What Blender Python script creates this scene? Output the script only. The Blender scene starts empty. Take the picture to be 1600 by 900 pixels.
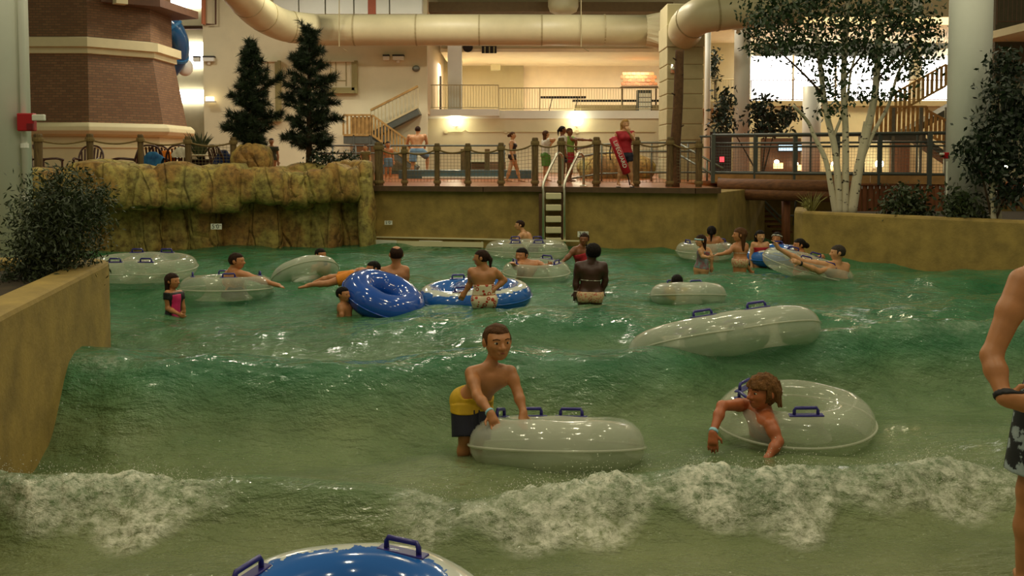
import bpy, math, random
import numpy as np
from mathutils import Vector, Matrix, Euler, noise
random.seed(7); np.random.seed(7)
SC = bpy.context.scene; COL = SC.collection
R = math.radians
# ------------------------------------------------------------------ camera (photo pixels 1600x900)
F = 1500.0; CAMZ = 2.1; PITCH = R(3.0); YH = 245.0
PY0 = YH + F * math.tan(PITCH)
cd = bpy.data.cameras.new('camera'); cam = bpy.data.objects.new('camera', cd); COL.objects.link(cam)
cam.location = (0, 0, CAMZ); cam.rotation_euler = (R(90) - PITCH, 0, 0)
cd.sensor_width = 36; cd.lens = 36 * F / 1600; cd.shift_y = -(450 - PY0) / 1600; cd.clip_end = 300
SC.camera = cam
# ------------------------------------------------------------------ light
w = bpy.data.worlds.new('hall_air'); SC.world = w; w.use_nodes = True
w.node_tree.nodes['Background'].inputs[0].default_value = (0.96, 0.9, 0.6, 1)
w.node_tree.nodes['Background'].inputs[1].default_value = 0.205
SC.view_settings.view_transform = 'Standard'; SC.view_settings.look = 'None'
SC.view_settings.gamma = 1.0; SC.view_settings.use_curve_mapping = False
SC.view_settings.exposure = -0.12
def area(name, loc, size, power, color=(0.98, 0.9, 0.62), rot=(0, 0, 0), sy=None):
    l = bpy.data.lights.new(name, 'AREA'); l.energy = power; l.color = color
    l.shape = 'DISK' if sy is None else 'RECTANGLE'; l.size = size
    if sy: l.size_y = sy
    o = bpy.data.objects.new(name, l); COL.objects.link(o); o.location = loc; o.rotation_euler = rot; return o
for iy, y in enumerate((1.0, 5.5, 10.5, 15.5, 20.5)):          # high-bay lamps over the pool
    for x in (-8.0, -2.8, 2.8, 8.0):
        area('ceiling_lamp', (x + 0.9 * (iy % 2), y, 10.0), 0.55, 88)
for x in (-14, -8, -2.5, 2.8):                                    # lamps over the deck and stairs; rear row added to brighten the hall wall
    area('ceiling_lamp', (x, 30.0, 8.9), 1.2, 260, (1.0, 0.9, 0.72)); area('ceiling_lamp', (x, 34.5, 9.3), 1.5, 215, (1.0, 0.92, 0.76))
for x in (-3, 2, 6):                                             # mezzanine ceiling lamps
    area('ceiling_lamp', (x, 47.0, 6.6), 1.5, 150, (1.0, 0.92, 0.78))
for x in (9, 13, 17, 21):
    area('ceiling_lamp', (x, 36.5, 8.2), 1.2, 250, (1.0, 0.84, 0.55))
def point(name, loc, power, color=(1.0, 0.86, 0.55), r=0.15):
    l = bpy.data.lights.new(name, 'POINT'); l.energy = power; l.color = color; l.shadow_soft_size = r
    o = bpy.data.objects.new(name, l); COL.objects.link(o); o.location = loc; return o

# ------------------------------------------------------------------ pixel helpers
_c, _s = math.cos(PITCH), math.sin(PITCH)
def _ray(px, py):
    a = (px - 800) / F; b = (PY0 - py) / F
    return Vector((a, _c + b * _s, -_s + b * _c))
def P(px, py, Y):
    d = _ray(px, py); return d * (Y / d.y) + Vector((0, 0, CAMZ))
def G(px, py, z):
    d = _ray(px, py); return d * ((z - CAMZ) / d.z) + Vector((0, 0, CAMZ))
def X(px, Y): return P(px, 245, Y).x
def Z(py, Y): return P(800, py, Y).z
def interp(x, xs, ys): return float(np.interp(x, xs, ys))

# ------------------------------------------------------------------ materials
def lin(c): return tuple(((v / 12.92) if v <= 0.04045 else ((v + 0.055) / 1.055) ** 2.4) for v in c)
def rgb(r, g, b): return lin((r / 255, g / 255, b / 255))
MATS = {}
class NT:
    def __init__(s, name):
        m = bpy.data.materials.new(name); m.use_nodes = True; s.m = m; s.t = m.node_tree
        s.b = s.t.nodes['Principled BSDF']; s.out = s.t.nodes['Material Output']
    def n(s, t, **kw):
        nd = s.t.nodes.new(t)
        for k, v in kw.items():
            if k in nd.inputs: nd.inputs[k].default_value = v
            else: setattr(nd, k, v)
        return nd
    def l(s, a, b): s.t.links.new(a, b)
    def co(s, scale=(1, 1, 1), kind='Object'):
        tc = s.n('ShaderNodeTexCoord'); mp = s.n('ShaderNodeMapping'); mp.inputs['Scale'].default_value = scale
        s.l(tc.outputs[kind], mp.inputs[0]); return mp.outputs[0]
    def pos(s, scale=(1, 1, 1)):
        g = s.n('ShaderNodeNewGeometry'); mp = s.n('ShaderNodeMapping'); mp.inputs['Scale'].default_value = scale
        s.l(g.outputs['Position'], mp.inputs[0]); return mp.outputs[0]
    def mix(s, fac, a, b):
        m = s.n('ShaderNodeMix', data_type='RGBA')
        if isinstance(fac, (int, float)): m.inputs[0].default_value = fac
        else: s.l(fac, m.inputs[0])
        for v, i in ((a, 6), (b, 7)):
            if isinstance(v, tuple): m.inputs[i].default_value = (*v[:3], 1)
            else: s.l(v, m.inputs[i])
        return m.outputs[2]
    def ramp(s, fac, stops, const=False):
        r = s.n('ShaderNodeValToRGB'); e = r.color_ramp.elements
        while len(e) < len(stops): e.new(0.5)
        for k, (p, c) in enumerate(stops):
            e[k].position = p; e[k].color = (*c[:3], 1) if isinstance(c, tuple) else (c, c, c, 1)
        if const: r.color_ramp.interpolation = 'CONSTANT'
        s.l(fac, r.inputs[0]); return r.outputs[0]
    def noise(s, v, scale, detail=4, rough=0.6):
        n = s.n('ShaderNodeTexNoise'); n.inputs['Scale'].default_value = scale
        n.inputs['Detail'].default_value = detail; n.inputs['Roughness'].default_value = rough
        s.l(v, n.inputs['Vector']); return n.outputs[0]
    def bump(s, h, strength, dist=0.02):
        b = s.n('ShaderNodeBump'); b.inputs['Strength'].default_value = strength; b.inputs['Distance'].default_value = dist
        s.l(h, b.inputs['Height']); s.l(b.outputs[0], s.b.inputs['Normal'])
def mat(name, col, rough=0.6, metal=0.0, var=0.12, scale=6.0, bump=0.0, bscale=None, spec=0.5, col2=None, stretch=(1, 1, 1), coat=0):
    if name in MATS: return MATS[name]
    t = NT(name); v = t.pos(stretch)
    t.b.inputs['Roughness'].default_value = rough; t.b.inputs['Metallic'].default_value = metal
    t.b.inputs['Specular IOR Level'].default_value = spec; t.b.inputs['Coat Weight'].default_value = coat
    if var > 0 or col2:
        n = t.noise(v, scale)
        lo = col2 or tuple(c * (1 - var) for c in col); hi = col if col2 else tuple(min(1, c * (1 + var)) for c in col)
        c = t.ramp(n, [(0.32, lo), (0.68, hi)]); t.l(c, t.b.inputs['Base Color'])
    else: t.b.inputs['Base Color'].default_value = (*col, 1)
    if bump > 0: t.bump(t.noise(v, bscale or scale * 4), bump)
    MATS[name] = t.m; return t.m
def emit(name, col, strength):
    if name in MATS: return MATS[name]
    t = NT(name); t.b.inputs['Base Color'].default_value = (*col, 1)
    t.b.inputs['Emission Color'].default_value = (*col, 1); t.b.inputs['Emission Strength'].default_value = strength
    MATS[name] = t.m; return t.m

# ------------------------------------------------------------------ mesh builder
WL = {}
class MB:
    def __init__(s): s.v = []; s.f = []
    def add(s, vs, fs):
        o = len(s.v); s.v += [tuple(v) for v in vs]; s.f += [tuple(i + o for i in f) for f in fs]; return s
    def box(s, c, size, rot=None):
        hx, hy, hz = size[0] / 2, size[1] / 2, size[2] / 2
        vs = [Vector((x, y, z)) for x in (-hx, hx) for y in (-hy, hy) for z in (-hz, hz)]
        if rot is not None:
            m = (Euler(rot).to_matrix() if not isinstance(rot, Matrix) else rot); vs = [m @ v for v in vs]
        c = Vector(c); vs = [v + c for v in vs]
        return s.add(vs, [(0, 1, 3, 2), (4, 6, 7, 5), (0, 4, 5, 1), (2, 3, 7, 6), (0, 2, 6, 4), (1, 5, 7, 3)])
    def bb(s, x0, x1, y0, y1, z0, z1): return s.box(((x0 + x1) / 2, (y0 + y1) / 2, (z0 + z1) / 2), (abs(x1 - x0), abs(y1 - y0), abs(z1 - z0)))
    def bar(s, a, b, wd, ht, up=(0, 0, 1)):
        a, b = Vector(a), Vector(b); d = (b - a); L = d.length; d.normalize(); u = Vector(up)
        if abs(d.dot(u)) > 0.98: u = Vector((0, 1, 0))
        r = d.cross(u).normalized(); u = r.cross(d)
        m = Matrix((r, d, u)).transposed(); return s.box((a + b) / 2, (wd, L, ht), m)
    def tube(s, pts, rad, n=8, caps=True, closed=False):
        pts = [Vector(p) for p in pts]; m = len(pts); rads = rad if isinstance(rad, (list, tuple)) else [rad] * m
        o = len(s.v); prev = None
        for i, p in enumerate(pts):
            if closed: d = pts[(i + 1) % m] - pts[i - 1]
            else: d = pts[min(i + 1, m - 1)] - pts[max(i - 1, 0)]
            if d.length < 1e-9: d = Vector((0, 0, 1))
            d.normalize()
            if prev is None:
                u = Vector((0, 0, 1)) if abs(d.z) < 0.9 else Vector((1, 0, 0)); u = (u - d * u.dot(d)).normalized()
            else:
                u = prev - d * prev.dot(d)
                u = u.normalized() if u.length > 1e-6 else d.orthogonal().normalized()
            prev = u; r = d.cross(u)
            for k in range(n):
                a = 2 * math.pi * k / n; s.v.append(tuple(p + (u * math.cos(a) + r * math.sin(a)) * rads[i]))
        for i in range(m if closed else m - 1):
            j = (i + 1) % m
            for k in range(n):
                s.f.append((o + i * n + k, o + i * n + (k + 1) % n, o + j * n + (k + 1) % n, o + j * n + k))
        if caps and not closed:
            s.f.append(tuple(o + k for k in reversed(range(n)))); s.f.append(tuple(o + (m - 1) * n + k for k in range(n)))
        return s
    def lathe(s, prof, c, n=16, rot0=0.0):
        o = len(s.v); c = Vector(c); m = len(prof)
        for (r, z) in prof:
            for k in range(n):
                a = rot0 + 2 * math.pi * k / n; s.v.append((c.x + r * math.cos(a), c.y + r * math.sin(a), c.z + z))
        for i in range(m - 1):
            for k in range(n): s.f.append((o + i * n + k, o + i * n + (k + 1) % n, o + (i + 1) * n + (k + 1) % n, o + (i + 1) * n + k))
        s.f.append(tuple(o + k for k in reversed(range(n)))); s.f.append(tuple(o + (m - 1) * n + k for k in range(n)))
        return s
    def prism(s, poly, z0, z1):
        n = len(poly); zs0 = z0 if isinstance(z0, (list, tuple)) else [z0] * n; zs1 = z1 if isinstance(z1, (list, tuple)) else [z1] * n
        ar = sum(poly[i][0] * poly[(i + 1) % n][1] - poly[(i + 1) % n][0] * poly[i][1] for i in range(n))
        if ar < 0: poly = poly[::-1]; zs0 = zs0[::-1]; zs1 = zs1[::-1]
        vs = [(p[0], p[1], z) for p, z in zip(poly, zs0)] + [(p[0], p[1], z) for p, z in zip(poly, zs1)]
        return s.add(vs, [tuple(reversed(range(n))), tuple(range(n, 2 * n))] + [(i, (i + 1) % n, n + (i + 1) % n, n + i) for i in range(n)])
    def extr(s, poly, y0, y1):           # polygon in XZ extruded along Y
        n = len(poly); vs = [(p[0], y0, p[1]) for p in poly] + [(p[0], y1, p[1]) for p in poly]
        return s.add(vs, [tuple(range(n)), tuple(reversed(range(n, 2 * n)))] + [((i + 1) % n, i, n + i, n + (i + 1) % n) for i in range(n)])
    def ell(s, c, r, n=10, m=6, rot=None):
        c = Vector(c); o = len(s.v); mt = rot if rot is not None else Matrix.Identity(3)
        for i in range(m + 1):
            th = math.pi * i / m
            for k in range(n):
                a = 2 * math.pi * k / n
                s.v.append(tuple(c + mt @ Vector((r[0] * math.sin(th) * math.cos(a), r[1] * math.sin(th) * math.sin(a), r[2] * math.cos(th)))))
        for i in range(m):
            for k in range(n): s.f.append((o + i * n + k, o + (i + 1) * n + k, o + (i + 1) * n + (k + 1) % n, o + i * n + (k + 1) % n))
        return s
    def build(s, name, material, parent=None, smooth=False, bevel=0.0, origin=None):
        return obj(name, s.v, s.f, material, parent, smooth, bevel, origin)
def obj(name, v, f, material, parent=None, smooth=False, bevel=0.0, origin=None):
    v = np.asarray(v, dtype=np.float64).reshape(-1, 3)
    if origin is None: origin = Vector(((v[:, 0].min() + v[:, 0].max()) / 2, (v[:, 1].min() + v[:, 1].max()) / 2, v[:, 2].min()))
    origin = Vector(origin); v = v - np.array(origin)
    me = bpy.data.meshes.new(name); me.from_pydata(v.tolist(), [], f if isinstance(f, list) else f.tolist()); me.update()
    if material: me.materials.append(material)
    if smooth: me.polygons.foreach_set('use_smooth', [True] * len(me.polygons))
    o = bpy.data.objects.new(name, me); COL.objects.link(o)
    if parent is not None:
        o.parent = parent; o.location = origin - WL[parent.name]
    else: o.location = origin
    WL[o.name] = origin
    if bevel > 0:
        b = o.modifiers.new('bevel', 'BEVEL'); b.width = bevel; b.segments = 2; b.limit_method = 'ANGLE'
    return o
def tag(o, label=None, cat=None, group=None, kind=None):
    if label: o['label'] = label
    if cat: o['category'] = cat
    if group: o['group'] = group
    if kind: o['kind'] = kind
    return o
def thing(name, loc, label, cat, group=None):
    o = bpy.data.objects.new(name, None); COL.objects.link(o); o.location = loc; o.empty_display_size = 0.2
    WL[o.name] = Vector(loc); return tag(o, label, cat, group)
def struct(o): o['kind'] = 'structure'; return o
def copy_tree(o, parent=None):
    c = o.copy(); COL.objects.link(c); c.parent = parent
    for ch in o.children: copy_tree(ch, c)
    return c
def ptube(pts, r, n=8): return MB().tube(pts, r, n)
def text(name, body, size, loc, rot, material, parent, extrude=0.002, align='CENTER'):
    cu = bpy.data.curves.new(name, 'FONT'); cu.body = body; cu.size = size; cu.extrude = extrude; cu.align_x = align; cu.align_y = 'CENTER'
    t = bpy.data.objects.new(name + '_tmp', cu); COL.objects.link(t)
    dg = bpy.context.evaluated_depsgraph_get(); me = bpy.data.meshes.new_from_object(t.evaluated_get(dg))
    COL.objects.unlink(t); bpy.data.objects.remove(t)
    me.materials.clear(); me.materials.append(material)
    o = bpy.data.objects.new(name, me); COL.objects.link(o); o.parent = parent
    o.location = Vector(loc) - WL[parent.name]; o.rotation_euler = rot; WL[o.name] = Vector(loc); return o
def catmull(pts, n=6):
    pts = [Vector(p) for p in pts]; out = []
    for i in range(len(pts) - 1):
        p0 = pts[max(i - 1, 0)]; p1 = pts[i]; p2 = pts[i + 1]; p3 = pts[min(i + 2, len(pts) - 1)]
        for k in range(n):
            t = k / n
            out.append(0.5 * ((2 * p1) + (p2 - p0) * t + (2 * p0 - 5 * p1 + 4 * p2 - p3) * t * t + (3 * p1 - p0 - 3 * p2 + p3) * t ** 3))
    out.append(pts[-1]); return out

M = dict(
    cream=mat('painted_wall', rgb(222, 212, 176), 0.7, var=0.04, scale=1.5),
    cream2=mat('cream_panel', rgb(214, 203, 160), 0.65, var=0.05, scale=2),
    tan=mat('tan_wall', rgb(176, 160, 118), 0.75, var=0.05, scale=2),
    peach=mat('peach_wall', rgb(228, 205, 165), 0.75, var=0.04, scale=2),
    white=mat('white_paint', rgb(240, 240, 228), 0.4, var=0.04, scale=1.2),
    olive=mat('stained_concrete', rgb(168, 140, 70), 0.75, var=0.3, scale=3.0, bump=0.25, bscale=25, col2=rgb(132, 110, 54)),
    duct=mat('painted_duct', rgb(188, 178, 138), 0.45, var=0.05, scale=2),
    ductline=mat('duct_flange', rgb(150, 138, 98), 0.5, var=0.0),
    trim=mat('olive_trim', rgb(150, 140, 88), 0.6, var=0.05),
    steel=mat('galvanised_steel', rgb(120, 122, 108), 0.45, 0.6, var=0.15, scale=9),
    dsteel=mat('grey_steel_rail', rgb(88, 92, 84), 0.5, 0.4, var=0.1),
    chrome=mat('polished_steel', rgb(225, 220, 200), 0.32, 1.0, var=0.0),
    wood=mat('deck_timber', rgb(150, 86, 42), 0.55, var=0.25, scale=3, stretch=(1, 6, 6), col2=rgb(104, 56, 26)),
    post=mat('weathered_post', rgb(118, 96, 54), 0.8, var=0.3, scale=8, stretch=(4, 4, 0.6), bump=0.3, bscale=20, col2=rgb(82, 64, 34)),
    log=mat('round_log', rgb(132, 84, 44), 0.7, var=0.3, scale=5, stretch=(0.5, 4, 4), bump=0.3, bscale=12, col2=rgb(94, 58, 30)),
    slat=mat('yellow_timber', rgb(178, 142, 78), 0.65, var=0.2, scale=5, col2=rgb(140, 108, 54)),
    plank=mat('red_plank', rgb(142, 84, 46), 0.7, var=0.25, scale=4, stretch=(3, 3, 0.5), col2=rgb(104, 60, 32)),
    rope=mat('hemp_rope', rgb(120, 100, 58), 0.9, var=0.15, scale=30),
    net=mat('cargo_net', rgb(104, 92, 60), 0.9, var=0.0),
    dark=mat('dark_recess', rgb(34, 26, 18), 0.8, var=0.1),
    brown=mat('brown_panel', rgb(92, 60, 36), 0.6, var=0.15),
    black=mat('black_plastic', rgb(24, 22, 22), 0.4, var=0.0),
    red=mat('red_plastic', rgb(178, 22, 28), 0.4, var=0.0),
    navy=mat('navy_handle', rgb(40, 34, 118), 0.3, var=0.0, coat=0.3),
    glow=emit('window_light', (1.0, 0.97, 0.95), 6.0),
    bulb=emit('globe_glow', (1.0, 0.93, 0.66), 14.0),
    tube=emit('fluorescent_tube', (1.0, 0.95, 0.8), 3.0),
    soil=mat('planter_soil', rgb(60, 48, 30), 0.95, var=0.3, scale=8),
    leaf=mat('birch_leaf', rgb(48, 70, 28), 0.5, var=0.35, scale=20, col2=rgb(30, 48, 18)),
    needle=mat('pine_needle', rgb(46, 62, 30), 0.6, var=0.35, scale=12, col2=rgb(22, 34, 14)),
    shrub=mat('shrub_leaf', rgb(62, 74, 36), 0.55, var=0.35, scale=18, col2=rgb(34, 44, 20)),
    dleaf=mat('dark_fig_leaf', rgb(36, 52, 26), 0.45, var=0.3, scale=16, col2=rgb(20, 32, 14)),
    bark=mat('pine_bark', rgb(72, 54, 34), 0.9, var=0.3, scale=14),
    signw=mat('sign_white', rgb(228, 228, 210), 0.5, var=0.0),
    signk=mat('sign_black', rgb(16, 16, 16), 0.5, var=0.0),
)
# ================================================================== THE SETTING
def floor_z(y): return -0.07 * (y - 4.5) - .06 if y > 4.5 else 0.07 * (4.5 - y) - .06
def floor_za(y): return np.where(y > 4.5, -0.07 * (y - 4.5), 0.07 * (4.5 - y))
v = []; f = []
ys = [-3, 1, 3, 4.5, 7, 10, 15, 20, 27]
for y in ys: v += [(-16, y, floor_z(y) - 0.0), (16, y, floor_z(y))]
for i in range(len(ys) - 1): f.append((2 * i, 2 * i + 1, 2 * i + 3, 2 * i + 2))
M['pfloor'] = mat('pool_floor', rgb(150, 148, 112), 0.6, var=0.08, scale=2)
struct(obj('floor', v, f, M['pfloor']))

# ---- waves
CR = [  # crest line (x -> y), amplitude (x), front sigma, back sigma, trough
    ([-5, -2.8, -1.8, -.35, 1.5, 2.8, 5], [5.55, 5.55, 5.7, 5.48, 5.72, 6.02, 6.5], [.22, .24, .18, .15, .20, .13, .03], .26, .30, .05),
    ([-5, -3.3, -1.5, .86, 3, 5.3, 9], [8.0, 8.0, 8.0, 8.5, 9.4, 10.1, 11.2], [.42, .44, .38, .34, .42, .42, .34], .5, 1.1, .15),
    ([-8, -3, -2, -1.1, 1.2, 4, 9], [11.3, 11.3, 11.3, 11.3, 11.2, 12.0, 13.4], [.04, .05, .08, .24, .27, .18, .16], .6, 1.3, .12),
    ([-9, 0, 9], [15.0, 15.2, 16.0], [.12, .13, .14], .7, 1.4, .05),
    ([-12, 0, 9], [18.6, 18.8, 19.6], [.10, .10, .10], .8, 1.5, .04)]
def wave(x, y):
    x = np.asarray(x, float); y = np.asarray(y, float); z = np.zeros(np.broadcast(x, y).shape)
    for xs, yc, am, sf, sb, tr in CR:
        c = np.interp(x, xs, yc) + 0.05 * np.sin(x * 3.1 + yc[0]) + 0.03 * np.sin(x * 7.3); a = np.interp(x, xs, am); d = y - c
        z = z + a * np.where(d < 0, np.exp(-(d / sf) ** 2), np.exp(-(d / sb) ** 2)) - tr * np.exp(-((d + 2.1 * sf) / (sf * 1.3)) ** 2)
    fade = np.clip((y - 4.6) / 2.0, 0.15, 1)
    for k, (kx, ky, am, ph) in enumerate([(1.3, 2.2, .028, .3), (-1.9, 2.9, .022, 1.2), (3.1, 3.7, .014, 2.2), (-4.3, 5.1, .010, .7), (5.9, -6.3, .007, 4.), (8.7, 9.1, .005, 1.9), (-11, 8.3, .004, 5.)]):
        z = z + am * fade * np.sin(kx * x + ky * y + ph + 0.9 * np.sin(0.7 * kx * y - x * 0.5 + k))
    return z
def foam_amt(x, y):
    xs, yc, am, *_ = CR[0]; c = np.interp(x, xs, yc) + 0.05 * np.sin(x * 3.1 + yc[0]) + 0.03 * np.sin(x * 7.3)
    along = np.interp(x, [-5, -2.3, -1.9, -1.6, -.75, -.45, .1, 1.4, 2.3, 3.0, 3.6], [1, 1, .8, .0, .0, .85, 1, 1, .8, .55, .15])
    d = y - c
    wv = 0.12 * np.sin(x * 5.1) + 0.07 * np.sin(x * 11.7 + 1)
    prof = np.clip((d + .42 + wv) / .14, 0, 1) * np.clip((.16 + wv * .6 - d) / .16, 0, 1)
    fo = along * prof
    xs, yc, am, *_ = CR[1]; c = np.interp(x, xs, yc); d = y - c
    fo = np.maximum(fo, 0.28 * np.exp(-((d + .1) / .12) ** 2) * np.interp(x, [-4.2, -3.2, -2.6, 0, 3.2, 4.5, 6], [.9, .9, .1, .15, .4, .8, .8]))
    return fo
NX, NY = 430, 440
u = np.linspace(-1, 1, NX); yy = 3.6 * (26.0 / 3.6) ** np.linspace(0, 1, NY) ** 1.0
GX = u[None, :] * (0.60 * yy[:, None] + 0.9); GY = np.repeat(yy[:, None], NX, 1)
GZ = wave(GX, GY); FO = foam_amt(GX, GY)
rng = np.random.RandomState(3)
def vnoise(x, y, sc, seed):
    r = np.random.RandomState(seed).rand(256, 256); xi = x * sc; yi = y * sc; x0 = np.floor(xi).astype(int); y0 = np.floor(yi).astype(int)
    fx = xi - x0; fy = yi - y0; fx = fx * fx * (3 - 2 * fx); fy = fy * fy * (3 - 2 * fy)
    g = lambda a, b: r[a % 256, b % 256]
    return (g(x0, y0) * (1 - fx) + g(x0 + 1, y0) * fx) * (1 - fy) + (g(x0, y0 + 1) * (1 - fx) + g(x0 + 1, y0 + 1) * fx) * fy
fn2 = vnoise(GX, GY, 3.5, 1) * .6 + vnoise(GX, GY, 8, 2) * .4
fn = vnoise(GX, GY, 5, 1) * .5 + vnoise(GX, GY, 11, 2) * .3 + vnoise(GX, GY, 24, 4) * .2
GZ = GZ + np.clip(FO, 0, 1) * (fn2 * .55 + vnoise(GX, GY, 19, 6) * .25 + vnoise(GX, GY, 36, 7) * .2 - .45) * 0.17 + (vnoise(GX, GY, 3.2, 8) - .5) * .035 * np.clip((GY - 5) / 4, 0.2, 1) + (vnoise(GX, GY * 1.6, 7, 9) - .5) * .014 * np.clip((GY - 4.5) / 3, .2, 1)
FOV = np.clip(FO * (0.15 + 1.35 * fn2), 0, 1) * .92
V = np.stack([GX, GY, GZ], -1).reshape(-1, 3)
idx = np.arange(NX * NY).reshape(NY, NX)
Q = np.stack([idx[:-1, :-1], idx[:-1, 1:], idx[1:, 1:], idx[1:, :-1]], -1).reshape(-1, 4)
def inpoly(px, py, poly):
    r_ = np.zeros(px.shape, bool); n_ = len(poly)
    for i in range(n_):
        (x0, y0), (x1, y1) = poly[i], poly[(i + 1) % n_]
        if y0 == y1: continue
        r_ ^= ((y0 > py) != (y1 > py)) & (px < (x1 - x0) * (py - y0) / (y1 - y0) + x0)
    return r_
QC = V[Q].mean(1); cx_, cy_ = QC[:, 0], QC[:, 1]        # no water inside the planters or behind the pool's far edge
off = inpoly(cx_, cy_, [(-2.8, 3.0), (-3.55, 6.4), (-4.15, 9.45), (-4.4, 9.9), (-9.5, 10.45), (-20, 10.45), (-20, 3.0)])
off |= inpoly(cx_, cy_, [(6.5, 21.5), (6.1, 20.2), (6.15, 19.85), (6.45, 19.55), (9.1, 16.95), (12.7, 13.7), (20, 13), (20, 27), (6.5, 27)])
off |= inpoly(cx_, cy_, [(-20, 21.6), (-8, 22.0), (-3.5, 23.2), (-.7, 22.7), (4.0, 21.6), (4.8, 21.9), (6.6, 25.6), (6.6, 30), (-20, 30)])
Q = Q[~off]
t = NT('pool_water'); t.b.inputs['Roughness'].default_value = 0.07; t.b.inputs['IOR'].default_value = 1.33
at = t.n('ShaderNodeAttribute', attribute_name='shallow'); af = t.n('ShaderNodeAttribute', attribute_name='foam')
v0 = t.pos((1, 1, 1)); n0 = t.noise(v0, 1.1, 5, .6)
deep = t.ramp(n0, [(0.3, rgb(40, 98, 60)), (0.7, rgb(80, 128, 88))])
shal = t.ramp(n0, [(0.3, rgb(104, 114, 74)), (0.7, rgb(138, 142, 100))])
base = t.mix(at.outputs['Fac'], deep, shal)
fnz = t.noise(v0, 15, 8, .74); fr = t.ramp(fnz, [(0.38, 0.08), (0.62, 1.0)])
mm = t.n('ShaderNodeMath', operation='MULTIPLY'); t.l(af.outputs['Fac'], mm.inputs[0]); t.l(fr, mm.inputs[1])
t.l(t.mix(mm.outputs[0], base, rgb(238, 234, 214)), t.b.inputs['Base Color'])
rr = t.n('ShaderNodeMath', operation='MULTIPLY_ADD'); t.l(mm.outputs[0], rr.inputs[0]); rr.inputs[1].default_value = .5; rr.inputs[2].default_value = .035
t.l(rr.outputs[0], t.b.inputs['Roughness'])
h1 = t.noise(t.pos((1.0, 1.7, 1)), 3.2, 5, .62); h2 = t.noise(t.pos((1, 1.8, 1)), 13, 3, .6)
ad = t.n('ShaderNodeMath', operation='MULTIPLY_ADD'); t.l(h2, ad.inputs[0]); ad.inputs[1].default_value = .10; t.l(h1, ad.inputs[2])
bs_ = t.n('ShaderNodeMath', operation='MULTIPLY_ADD'); t.l(mm.outputs[0], bs_.inputs[0]); bs_.inputs[1].default_value = -.85; bs_.inputs[2].default_value = .95
t.bump(ad.outputs[0], 0.72, 0.12); t.l(bs_.outputs[0], [n_ for n_ in t.t.nodes if n_.type == 'BUMP'][0].inputs['Strength'])
tr = t.n('ShaderNodeBsdfTransparent'); tr.inputs[0].default_value = (.55, .85, .62, 1); ms = t.n('ShaderNodeMixShader'); ms.inputs[0].default_value = 0.10
t.l(t.b.outputs[0], ms.inputs[1]); t.l(tr.outputs[0], ms.inputs[2]); t.l(ms.outputs[0], t.out.inputs[0])
wo = obj('pool_water', V, Q, t.m, smooth=True, origin=(0, 14, 0))
sh = np.clip(1 - (-floor_za(GY) + np.maximum(GZ, 0) * 1.2) / 0.62, 0, 1) ** 1.0
a1 = wo.data.attributes.new('shallow', 'FLOAT', 'POINT'); a1.data.foreach_set('value', sh.reshape(-1))
a2 = wo.data.attributes.new('foam', 'FLOAT', 'POINT'); a2.data.foreach_set('value', FOV.reshape(-1))
tag(wo, 'rippled green wave pool water rolling towards the shallow end', 'water', kind='stuff')
# spray: drops and froth lumps thrown up along the breaking crest
mb = MB(); cnt = 0
while cnt < 5200:
    x = random.uniform(-3.05, 3.5); y = random.uniform(5.0, 6.6); a = float(foam_amt(x, y))
    if random.random() > a: continue
    z = float(wave(x, y)) + abs(random.gauss(0, .055)) + .005; r = random.choice((.0018, .002, .0025, .003, .004))
    mb.add([(x + r, y, z), (x - r, y, z), (x, y + r, z), (x, y - r, z), (x, y, z + r), (x, y, z - r)],
           [(0, 2, 4), (2, 1, 4), (1, 3, 4), (3, 0, 4), (2, 0, 5), (1, 2, 5), (3, 1, 5), (0, 3, 5)]); cnt += 1
M['froth'] = mat('white_froth', rgb(216, 214, 196), 0.35, var=0.0)
tag(mb.build('foam_spray', M['froth'], smooth=True), 'white froth and droplets thrown up by the breaking wave', 'foam', kind='stuff')

# ---- planter wall on the left
def wallstrip(name, pts, th, z0, z1, m, bevel=0.05):
    mb = MB(); n = len(pts); L = []; Rr = []
    for i, p in enumerate(pts):
        a = Vector(pts[max(i - 1, 0)]); b = Vector(pts[min(i + 1, n - 1)]); d = (b - a).normalized(); nr = Vector((-d.y, d.x))
        L.append(Vector(p)); Rr.append(Vector(p) + nr * th)
    mb.prism([tuple(p) for p in L] + [tuple(p) for p in reversed(Rr)], z0, z1)
    return struct(mb.build(name, m, bevel=bevel))
LW = [(-2.6, 3.0), (-3.36, 6.35), (-3.93, 9.2), (-4.02, 9.55), (-4.25, 9.75), (-9.5, 10.3)]
wallstrip('wall_left', LW, 0.32, -0.6, 1.07, M['olive'])
struct(MB().prism([(-3.0, 3.0), (-3.7, 6.4), (-4.2, 9.3), (-9.5, 9.9), (-9.5, 3.0)], -0.5, 0.98).build('trim_1', M['soil']))
RW = [(6.35, 21.5), (5.95, 20.2), (6.0, 19.75), (6.3, 19.4), (8.96, 16.8), (12.5, 13.6)]
wallstrip('wall_right', RW, 0.32, -1.4, 0.98, M['olive'])
struct(MB().prism([(6.5, 21.5), (6.3, 19.8), (9.2, 17.0), (12.7, 14.0), (14.5, 14.0), (14.5, 21.5)], -1.2, 0.88).build('trim_2', M['soil']))
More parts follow.
